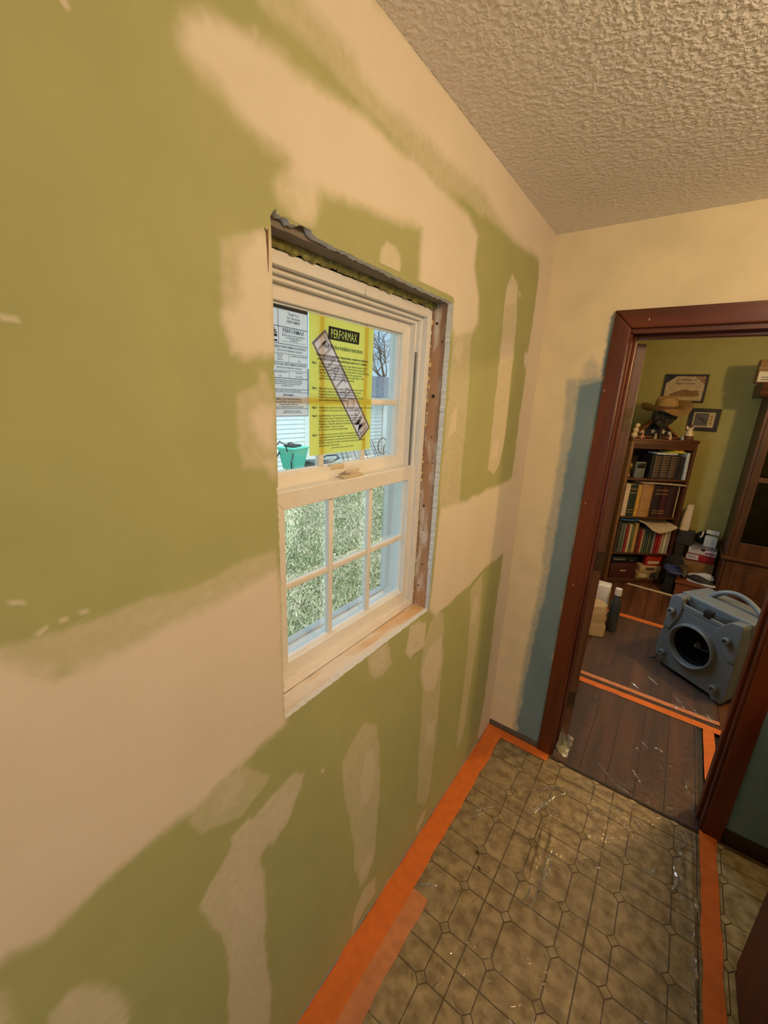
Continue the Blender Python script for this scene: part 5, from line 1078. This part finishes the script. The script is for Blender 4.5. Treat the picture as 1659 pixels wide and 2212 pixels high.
# ---- blower (air mover)
AO=Vector((.76,3.245,.0095)); AA=math.atan2(-.5846,.8113); am=empty('air_mover',AO,AA); tag(am,'blue-grey plastic air mover blower with round intake on dining floor','blower')
m_am=mat('blue_grey_plastic',(98,107,114),.48,.05,60,.12,300); m_am2=mat('black_rubber_cord',(20,22,24),.5,.1,40)
def ap(fn,name,m=None,par=None,bevel=.006,label=None):
    mb=MB(); fn(mb); o=mb.build(name,m or m_am,par or am,bevel)
    if label: o['label']=label
    return o
body=[(-.005,.055),(.02,.028),(.33,.022),(.345,.0),(.405,.0),(.418,.03),(.418,.36),(.408,.475),(-.035,.475),(-.045,.30),(-.062,.20),(-.062,.10),(-.045,.065)]
def body_fn(m):
    """housing: front face plate, swelling then tapering to the back"""
    n=len(body); cx,cz=.18,.27; sl=[(0.0,1.0),(.012,1.0),(.05,.97),(.20,.96),(.30,.93),(.36,.84)]
    v=[];f=[]
    for d,s in sl:
        for x,z in body: v.append((cx+(x-cx)*s,d,max(0.0,cz+(z-cz)*s) if d<.30 else max(0,cz+(z-cz)*s)))
    for i in range(len(sl)-1):
        for k in range(n): f.append((i*n+k,(i+1)*n+k,(i+1)*n+(k+1)%n,i*n+(k+1)%n))
    f+=[tuple(range(n)),tuple((len(sl)-1)*n+k for k in range(n))[::-1]]
    bm=bmesh.new(); bv=[bm.verts.new(c) for c in v]
    for q in f: bm.faces.new([bv[i] for i in q])
    bmesh.ops.recalc_face_normals(bm,faces=bm.faces[:])
    # real intake hole in the face
    m.frombm(bm,0,False)
hs=ap(body_fn,'housing')
cut=MB(); cut.lathe([(.0001,-.05),(.128,-.05),(.128,.10),(.0001,.10)],40,0,T((.163,0,.262),0,R(-90))); cut_o=cut.build('cutter',m_blk)
bmc=bmesh.new(); bmc.from_mesh(cut_o.data); bmesh.ops.recalc_face_normals(bmc,faces=bmc.faces[:]); bmc.to_mesh(cut_o.data); bmc.free()
cut_o.matrix_world=T(AO,AA)
bo=hs.modifiers.new('hole','BOOLEAN'); bo.object=cut_o; bo.operation='DIFFERENCE'; bo.solver='EXACT'
hs.modifiers.move(1,0)
bpy.context.view_layer.update(); dg=bpy.context.evaluated_depsgraph_get(); me=bpy.data.meshes.new_from_object(hs.evaluated_get(dg)); hs.modifiers.clear(); hs.data=me; bpy.data.objects.remove(cut_o)
for pl in me.polygons: pl.use_smooth=False
# corner pillars with a cord recess between them
ap(lambda m:m.prism([(-.042,.30),(.0,.30),(.040,.40),(.052,.475),(.046,.545),(.030,.560),(-.020,.553),(-.036,.535)],-.012,.060,'y'),'corner_pillar')
ap(lambda m:m.prism([(.415,.30),(.37,.30),(.262,.452),(.33,.535),(.345,.546),(.400,.553),(.412,.535)],-.012,.060,'y'),'corner_pillar')
ap(lambda m:m.prism([(.046,.475),(.335,.475),(.335,.505),(.046,.515)],-.004,.012,'y'),'cord_ledge')
ap(lambda m:m.prism([(-.030,.470),(.412,.470),(.412,.555),(-.030,.562)],.075,.33,'y'),'top_deck',None,None,.012)
ap(lambda m:m.box(-.03,.41,.055,.076,.47,.50),'cord_recess')
def handle(m):
    pts=[]; 
    for k in range(15):
        t=k/14; pts.append((.075+.33*t,.20+.02*math.sin(PI*t),.552+.085*math.sin(PI*(t**.8))))
    m.tube(pts,[.019-.004*math.sin(PI*k/14) for k in range(15)],12)
ap(handle,'handle',None,None,0)
rimM=T((.163,-.0,.262),0,R(90))
ap(lambda m:m.lathe([(.128,-.03),(.128,.022),(.131,.030),(.136,.034),(.142,.032),(.146,.024),(.150,.0),(.150,-.004)],48,0,rimM),'intake_ring',None,None,0)
def imp(m):
    for k in range(12):
        a0=2*PI*k/12; pts=[]
        for q in range(6): r=.018+.105*q/5; a=a0+.55*q/5; pts.append((.163+r*math.cos(a),.262+r*math.sin(a)))
        for q in range(5):
            (x0,z0),(x1,z1)=pts[q],pts[q+1]; m.add([(x0,.045,z0),(x1,.045,z1),(x1,.09,z1),(x0,.09,z0)],[(0,1,2,3),(3,2,1,0)][:1],0,True)
ap(lambda m:m.lathe([(.1272,-.012),(.1272,-.096),(.0001,-.096)],40,0,rimM),'intake_shade',mat('intake_shade_black',(12,12,13),.7,.1,30),None,0)  # added black lining paints the shade inside the intake; the housing itself is blue-grey
ap(imp,'impeller',mat('black_impeller',(26,27,29),.45,.1,30),None,0)
ap(lambda m:m.lathe([(.0001,.065),(.010,.062),(.012,.05),(.022,.04),(.022,.0),(.0001,.0)],20,0,T((.163,.095,.262),0,R(90))),'hub',mat('steel_hub',(150,152,154),.3,.1,30,metal=.8),None,0)
def guard(m):
    for rr in (.03,.055,.08,.105): m.tube([(.163+rr*math.cos(2*PI*k/28),.012,.262+rr*math.sin(2*PI*k/28)) for k in range(29)],.0012,5,0,False)
    for k in range(6): a=PI*k/3+.2; m.tube([(.163+.02*math.cos(a),.012,.262+.02*math.sin(a)),(.163+.128*math.cos(a),.012,.262+.128*math.sin(a))],.0012,5)
ap(guard,'intake_guard',m_blk,None,0)
for x,z in ((-.004,.438),(.350,.424),(-.002,.113),(.352,.084)):
    ap(lambda m:m.lathe([(.0001,.0),(.016,.0),(.024,.004),(.022,.026),(.018,.030),(.012,.030),(.010,.018),(.0001,.018)],22,0,T((x,-.004 if z<.2 else -.012,z),0,R(90))),'stacking_knob',None,None,0)
def cords(m):
    for q in range(5):
        pts=[(.030+.33*t/12,.030-.02*math.sin(PI*t/12)+.004*q,.545-.010*q-.022*math.sin(PI*t/12)*(1+.2*q)) for t in range(13)]; m.tube(pts,.0045,7)
    m.rbox(.178,.228,-.006,.03,.492,.545,.006)
ap(cords,'power_cord',m_am2,None,0,'black power cord bundled under the handle')
ap(lambda m:m.tube([(-.03,.04,.06),(-.065,.01,.03),(-.085,-.01,.012),(-.07,.03,.008),(-.05,.10,.16),(-.068,.06,.26)],.0045,7),'power_cord',m_am2,None,0)
ap(lambda m:(m.rbox(-.02,.10,.02,.32,.0,.034,.006),m.rbox(.345,.405,.02,.32,.0,.03,.006)),'foot',mat('dark_rubber',(26,28,32),.7,.1,40),None,0)

# ---- paper sack with bottles just inside the doorway
m_sack=mat('kraft_paper',(176,152,112),.85,.08,14,.9,18)
bag('paper_sack',(.250,3.43,.0095),R(20),.22,.18,.245,m_sack,'crumpled kraft paper sack on the floor just past the doorway',.22,.014)
def bottle(name,loc,m,mc,label,h,r,rz=0):
    b=empty(name,loc,rz); tag(b,label,'bottle'); mb=MB(); mb.lathe([(.0001,0),(r*.95,0),(r,.008),(r,h*.62),(r*.8,h*.74),(r*.42,h*.82),(r*.42,h*.86),(.0001,h*.86)],22); mb.build('bottle_body',m,b)
    mb=MB(); mb.lathe([(.0001,h*.85),(r*.62,h*.85),(r*.64,h*.87),(r*.62,h),(.0001,h)],18); mb.build('cap',mc,b); return b
m_wp=mat('white_plastic',(216,208,204),.5,.04,30)
bottle('squeeze_bottle',(.400,3.56,.0095),mat('dark_grey_bottle',(50,56,60),.4,.08,30),m_wp,'dark bottle with white cap beside the kraft sack',.365,.040)
j=empty('plastic_jug',(.275,3.62,.0095)); tag(j,'square white plastic jug standing in the kraft sack','jug')
mb=MB(); mb.rbox(-.065,.065,-.05,.05,0,.355,.012,3); mb.build('jug_body',m_wp,j); mb=MB(); mb.tube([(-.03,-.03,.355),(-.03,-.03,.375)],.014,14); mb.build('cap',m_wp,j)
# lamps of both rooms
for nm,L_,lb in (('ceiling_lamp',KITCHEN_LAMP,'round kitchen ceiling lamp behind the viewer'),('ceiling_lamp',DINING_LAMP,'round dining room ceiling lamp hidden above the doorway')):
    r=empty(nm,(L_[0],L_[1],H)); tag(r,lb,'lamp'); mb=MB(); mb.lathe([(.0001,0),(.15,0),(.15,-.02),(.13,-.028),(.0001,-.028)],28); mb.build('ceiling_plate',m_white,r)
    mb=MB(); mb.tube([(0,0,-.02),(0,0,-.06)],.012,10); mb.build('stem',m_gold,r)
# ================================================================== yard outside the window
GZ=-.55
m_soil=mat('winter_lawn_soil',(176,168,136),.95,0,3.0,.5,40,None,.2,0,(144,148,108),(.35,.65),8,'World')
def ground_z(x,y): return GZ+.03*mnoise.noise(Vector((x*.5,y*.5,0)))
mb=MB(); nx,ny=60,80; v=[(-.17-20*i/nx,-4+28*j/ny,ground_z(-.17-20*i/nx,-4+28*j/ny)) for i in range(nx+1) for j in range(ny+1)]
mb.add(v,[(i*(ny+1)+j,i*(ny+1)+j+1,(i+1)*(ny+1)+j+1,(i+1)*(ny+1)+j) for i in range(nx) for j in range(ny)],0,True); struct(mb.build('ground_lawn',m_soil),'patchy winter lawn outside the window')
# grass blades
N=90000
dist=2.0+8.5*rng.random(N)**1.25; ang=rng.uniform(R(102),R(146),N)     # fan of lawn the window looks onto
gx=.585+dist*np.cos(ang)*1.05; gy=dist*np.sin(ang)*1.05; okm=(gx<-.5)&(gx>-8.45)&(np.hypot(gx+7.15,gy-6.95)>.5)&(np.hypot(gx+7.25,gy-7.75)>.45); gx,gy=gx[okm],gy[okm]; N=len(gx)
gz=np.array([ground_z(a,b) for a,b in zip(gx,gy)]); hgt=rng.uniform(.02,.055,N); th=rng.uniform(0,2*PI,N); ln=rng.uniform(.01,.07,N); wd=rng.uniform(.003,.006,N)*(1+.12*np.hypot(gx,gy))
bx,by=np.cos(th),np.sin(th); px,py=-by,bx
V=np.empty((N,3,3)); V[:,0]=np.stack([gx-px*wd,gy-py*wd,gz],1); V[:,1]=np.stack([gx+px*wd,gy+py*wd,gz],1); V[:,2]=np.stack([gx+bx*ln,gy+by*ln,gz+hgt],1)
me=bpy.data.meshes.new('grass'); me.from_pydata(V.reshape(-1,3).tolist(),[],np.arange(3*N).reshape(N,3).tolist())
clump=np.array([mnoise.noise(Vector((a*.9,b*.9,4))) for a,b in zip(gx,gy)])
me.polygons.foreach_set('material_index',np.where(rng.random(N)<.52+.5*clump,rng.integers(2,4,N),rng.integers(0,2,N)).astype(np.int32))
for nm,c in (('green_blade',(142,152,102)),('dark_green_blade',(114,130,84)),('straw_blade',(206,196,158)),('pale_straw_blade',(226,216,186))): me.materials.append(mat(nm,c,.8,.1,20))
go=bpy.data.objects.new('grass',me); C.objects.link(go); tag(go,'short mixed green and straw coloured winter grass','grass',None,'stuff')
# white sided garage
ga=empty('garage',(-9.6,11.5,GZ)); tag(ga,'white sided garage across the lawn behind the window','garage')
m_sid=mat('white_vinyl_siding',(232,234,232),.6,.04,8); m_sh=mat('grey_shingle',(112,120,130),.9,.2,6,.3,30)
GX=-8.6; y0g,y1g=4.0,19.0
mb=MB(); mb.box(-12.0,GX-.012,y0g,y1g,GZ-.1,1.62); wpart(mb,'garage_wall',m_sid,ga)
for k in range(17):
    z=GZ+.02+.128*k
    for a,b in ((y0g,8.70),(9.12+.5,12.60),(12.82,y1g)):
        mb=MB(); mb.prism([(GX-.012,z),(GX+.006,z),(GX+.002,z+.03),(GX-.010,z+.128),(GX-.012,z+.128)],a,b,'y'); wpart(mb,'siding_board',m_sid,ga)
mb=MB(); mb.box(GX,GX+.02,8.70,8.78,GZ,1.55); mb.box(GX,GX+.02,9.54,9.62,GZ,1.55); wpart(mb,'door_trim',m_sid,ga)
mb=MB(); mb.box(GX-.01,GX+.008,8.78,9.54,GZ+.02,1.5); dd=wpart(mb,'garage_door',m_sid,ga); mb=MB(); blob(mb,(GX+.05,8.92,.30),(.035,.035,.035),0,2); mb.tube([(GX,8.92,.30),(GX+.04,8.92,.30)],.012,8); mb.build('door_knob',m_blk,dd)
mb=MB(); mb.rbox(GX,GX+.06,12.61,12.81,GZ,1.60,.01); wpart(mb,'downspout',m_sid,ga)
mb=MB(); mb.box(GX-.02,GX+.14,y0g-.2,y1g+.2,1.58,1.70); wpart(mb,'gutter',m_sid,ga)
ex,ez=GX+.16,1.70; rx,rz_=-11.6,2.62; nrow=16
for k in range(nrow):
    t0,t1=k/nrow,(k+1)/nrow; xa=ex+(rx-ex)*t0; za=ez+(rz_-ez)*t0; xb=ex+(rx-ex)*t1; zb=ez+(rz_-ez)*t1
    mb=MB(); mb.prism([(xa,za),(xa,za+.035),(xb,zb+.012),(xb,zb)],y0g-.2,y1g+.2,'y'); wpart(mb,'shingle_course',m_sh,ga)
# teal spreader cart
sp=empty('spreader_cart',(-7.15,6.95,GZ)); tag(sp,'teal hopper spreader with black lid on the lawn','spreader')
m_teal=mat('teal_plastic',(84,190,166),.45,.06,20)
def hop(m):
    lo=[(-.17,-.20),(.17,-.20),(.17,.20),(-.17,.20)]; hi=[(-.24,-.30),(.24,-.30),(.24,.30),(-.24,.30)]
    v=[(a,b,.48) for a,b in lo]+[(a,b,.98) for a,b in hi]+[(a*1.06,b*1.06,.98) for a,b in hi]+[(a*1.06,b*1.06,1.02) for a,b in hi]
    f=[(3,2,1,0)]+[(i,(i+1)%4,4+(i+1)%4,4+i) for i in range(4)]+[(4+i,4+(i+1)%4,8+(i+1)%4,8+i) for i in range(4)]+[(8+i,8+(i+1)%4,12+(i+1)%4,12+i) for i in range(4)]+[(12,13,14,15)]
    m.add(v,f)
mb=MB(); hop(mb); mb.build('hopper',m_teal,sp,.015)
mb=MB(); mb.rbox(-.15,.15,-.2,.16,1.02,1.08,.03,3); mb.tube([(-.1,-.1,1.08),(0,-.1,1.13),(.1,-.1,1.08)],.015,8); mb.build('lid',m_blk,sp)
mb=MB()
for s in (-1,1): mb.tube([(-.2*s,-.28,.9),(-.24*s,-.42,.7),(-.22*s,-.35,.25)],.018,8); mb.tube([(.1*s,-.15,.48),(.1*s,-.15,.2)],.02,8)
mb.tube([(.1,-.38,.95),(.16,-.52,1.12),(.05,-.6,1.2),(-.1,-.5,1.1)],.016,8); mb.build('tube_frame',m_blk,sp)
for s in (-1,1):
    mb=MB(); mb.lathe([(.09,-.04),(.16,-.045),(.185,-.02),(.185,.02),(.16,.045),(.09,.04)],22,0,T((.26*s,.05,.185),0,0,R(90))); w_=mb.build('wheel',m_blk,sp); mb=MB(); mb.lathe([(.0001,-.03),(.095,-.03),(.095,.03),(.0001,.03)],18,0,T((.26*s,.05,.185),0,0,R(90))); mb.build('rim',mat('grey_rim',(140,144,150),.5,.1,20),w_)
sp.rotation_euler=(0,0,R(12))
# dark garden cart beside it
gc=empty('garden_cart',(-7.25,7.85,GZ)); tag(gc,'dark garden cart with white sticker beside the teal spreader','cart')
m_dg=mat('dark_green_plastic',(44,62,66),.5,.1,20)
mb=MB(); mb.prism([(-.30,.32),(.28,.18),(.36,.56),(-.36,.60)],-.25,.25,'x'); mb.build('cart_tub',m_dg,gc,.02)
mb=MB(); mb.prism([(-.10,.36),(.10,.30),(.12,.46),(-.09,.50)],.25,.256,'x'); stk=mb.build('sticker',m_wc,gc); mb=MB(); mb.prism([(-.02,.37),(.05,.35),(.03,.43)],.255,.259,'x'); mb.build('sticker_mark',m_red,stk)
for s in (-1,1):
    mb=MB(); mb.lathe([(.06,-.035),(.14,-.04),(.16,-.015),(.16,.015),(.14,.04),(.06,.035)],20,0,T((.22*s,-.12,.16),0,0,R(90))); mb.build('wheel',m_blk,gc)
mb=MB(); mb.tube([(-.2,.3,.5),(-.25,.62,.62),(.0,.75,.66),(.25,.62,.62),(.2,.3,.5)],.018,8); mb.tube([(-.2,.1,.2),(-.2,.2,.0)],.02,8); mb.tube([(.2,.1,.2),(.2,.2,.0)],.02,8); mb.build('cart_frame',m_blk,gc)
# stakes and poles leaning on the wall
sc=[(206,196,166),(176,186,196),(120,112,104),(150,130,110),(186,176,168),(150,96,84),(130,124,128),(160,170,178),(104,92,88),(196,190,180),(126,140,150),(110,100,94)]
nmz=['cream','pale grey','dark grey','tan','light grey','reddish','grey','bluish','brown','whitish','steel blue','dark brown']
for i,c in enumerate(sc):
    yb=9.62+.20*i; yt=yb+.12+.03*math.sin(i*2.1); hh=random.uniform(.75,1.0)
    mb=MB(); mb.tube([(-8.0+random.uniform(-.1,.1),yb,GZ+.0),(-8.28,(yb+yt)/2,GZ+hh*.5),(-8.53,yt,GZ+hh)],[.022,.020,.016],7); tag(mb.build('garden_stake',mat('stake_%d'%i,c,.8,.15,20)),'%s garden stake, number %s from the left, leaning on the garage'%(nmz[i],['one','two','three','four','five','six','seven','eight','nine','ten','eleven','twelve'][i]),'stake','stakes leaning on the garage')
for i,(y,z) in enumerate([(12.28,0),(12.42,.1)]):
    mb=MB(); mb.tube([(-8.05-.35*i,y+.28*math.cos(k/14*2*PI),GZ+.42+z+.30*math.sin(k/14*2*PI)) for k in range(15)],.018,6,0,False); tag(mb.build('hose_hoop',m_blk),['dark wire hoop leaning on the garage near the stakes','dark wire hoop nearest the downspout'][i],'hoop')
# leaf litter under the stakes
mb=MB()
for i in range(500):
    x=random.uniform(-7.85,-7.3); y=random.uniform(9.2,12.6); z=GZ+random.uniform(.02,.12); a=random.uniform(0,6.28); s=random.uniform(.03,.06); mb.add([(x+s*math.cos(a+q)*(1 if q%3 else .6),y+s*math.sin(a+q),z+random.uniform(-.02,.03)) for q in (0,1.6,3.1,4.7)],[(0,1,2,3)])
tag(mb.build('leaf_litter',mat('dry_leaf',(146,126,110),.9,.3,10)),'brown leaf litter along the garage wall','leaves',None,'stuff')
# bare tree beyond the garage
tr=empty('bare_tree',(-15.5,22.0,GZ)); tag(tr,'bare tree with drooping twigs behind the garage roof','tree')
m_bark=mat('grey_bark',(96,88,80),.9,.2,10); trunk=MB(); br=MB(); rt=random.Random(5)
trunk.tube([(0,0,0),(.05,.1,2.0),(-.05,.15,3.6)],[.20,.16,.12],10); trunk.build('trunk',m_bark,tr)
def grow(p,d,l,r,dep):
    pts=[p]; q=Vector(p); dd=Vector(d)
    for k in range(5):
        dd=(dd+Vector((rt.uniform(-.2,.2),rt.uniform(-.2,.2),(-.10 if dep>=2 else .05)))).normalized(); q=q+dd*l/5; pts.append(tuple(q))
    br.tube(pts,[r*(1-.13*k) for k in range(6)],5 if dep<2 else 3,0,False)
    if dep<4:
        for s in range(4 if dep<3 else 3):
            k=rt.randint(2,5); n=Vector((rt.uniform(-1,1),rt.uniform(-1,1),rt.uniform(-.3,.7) if dep<2 else rt.uniform(-.9,.3))); grow(pts[k],(dd+n*.9).normalized(),l*.66,r*.52,dep+1)
for s in range(6):
    a=s*1.05; grow((-.05,.15,2.6+.18*s),(math.cos(a),math.sin(a),.75),2.4,.075,0)
br.build('branch',m_bark,tr)
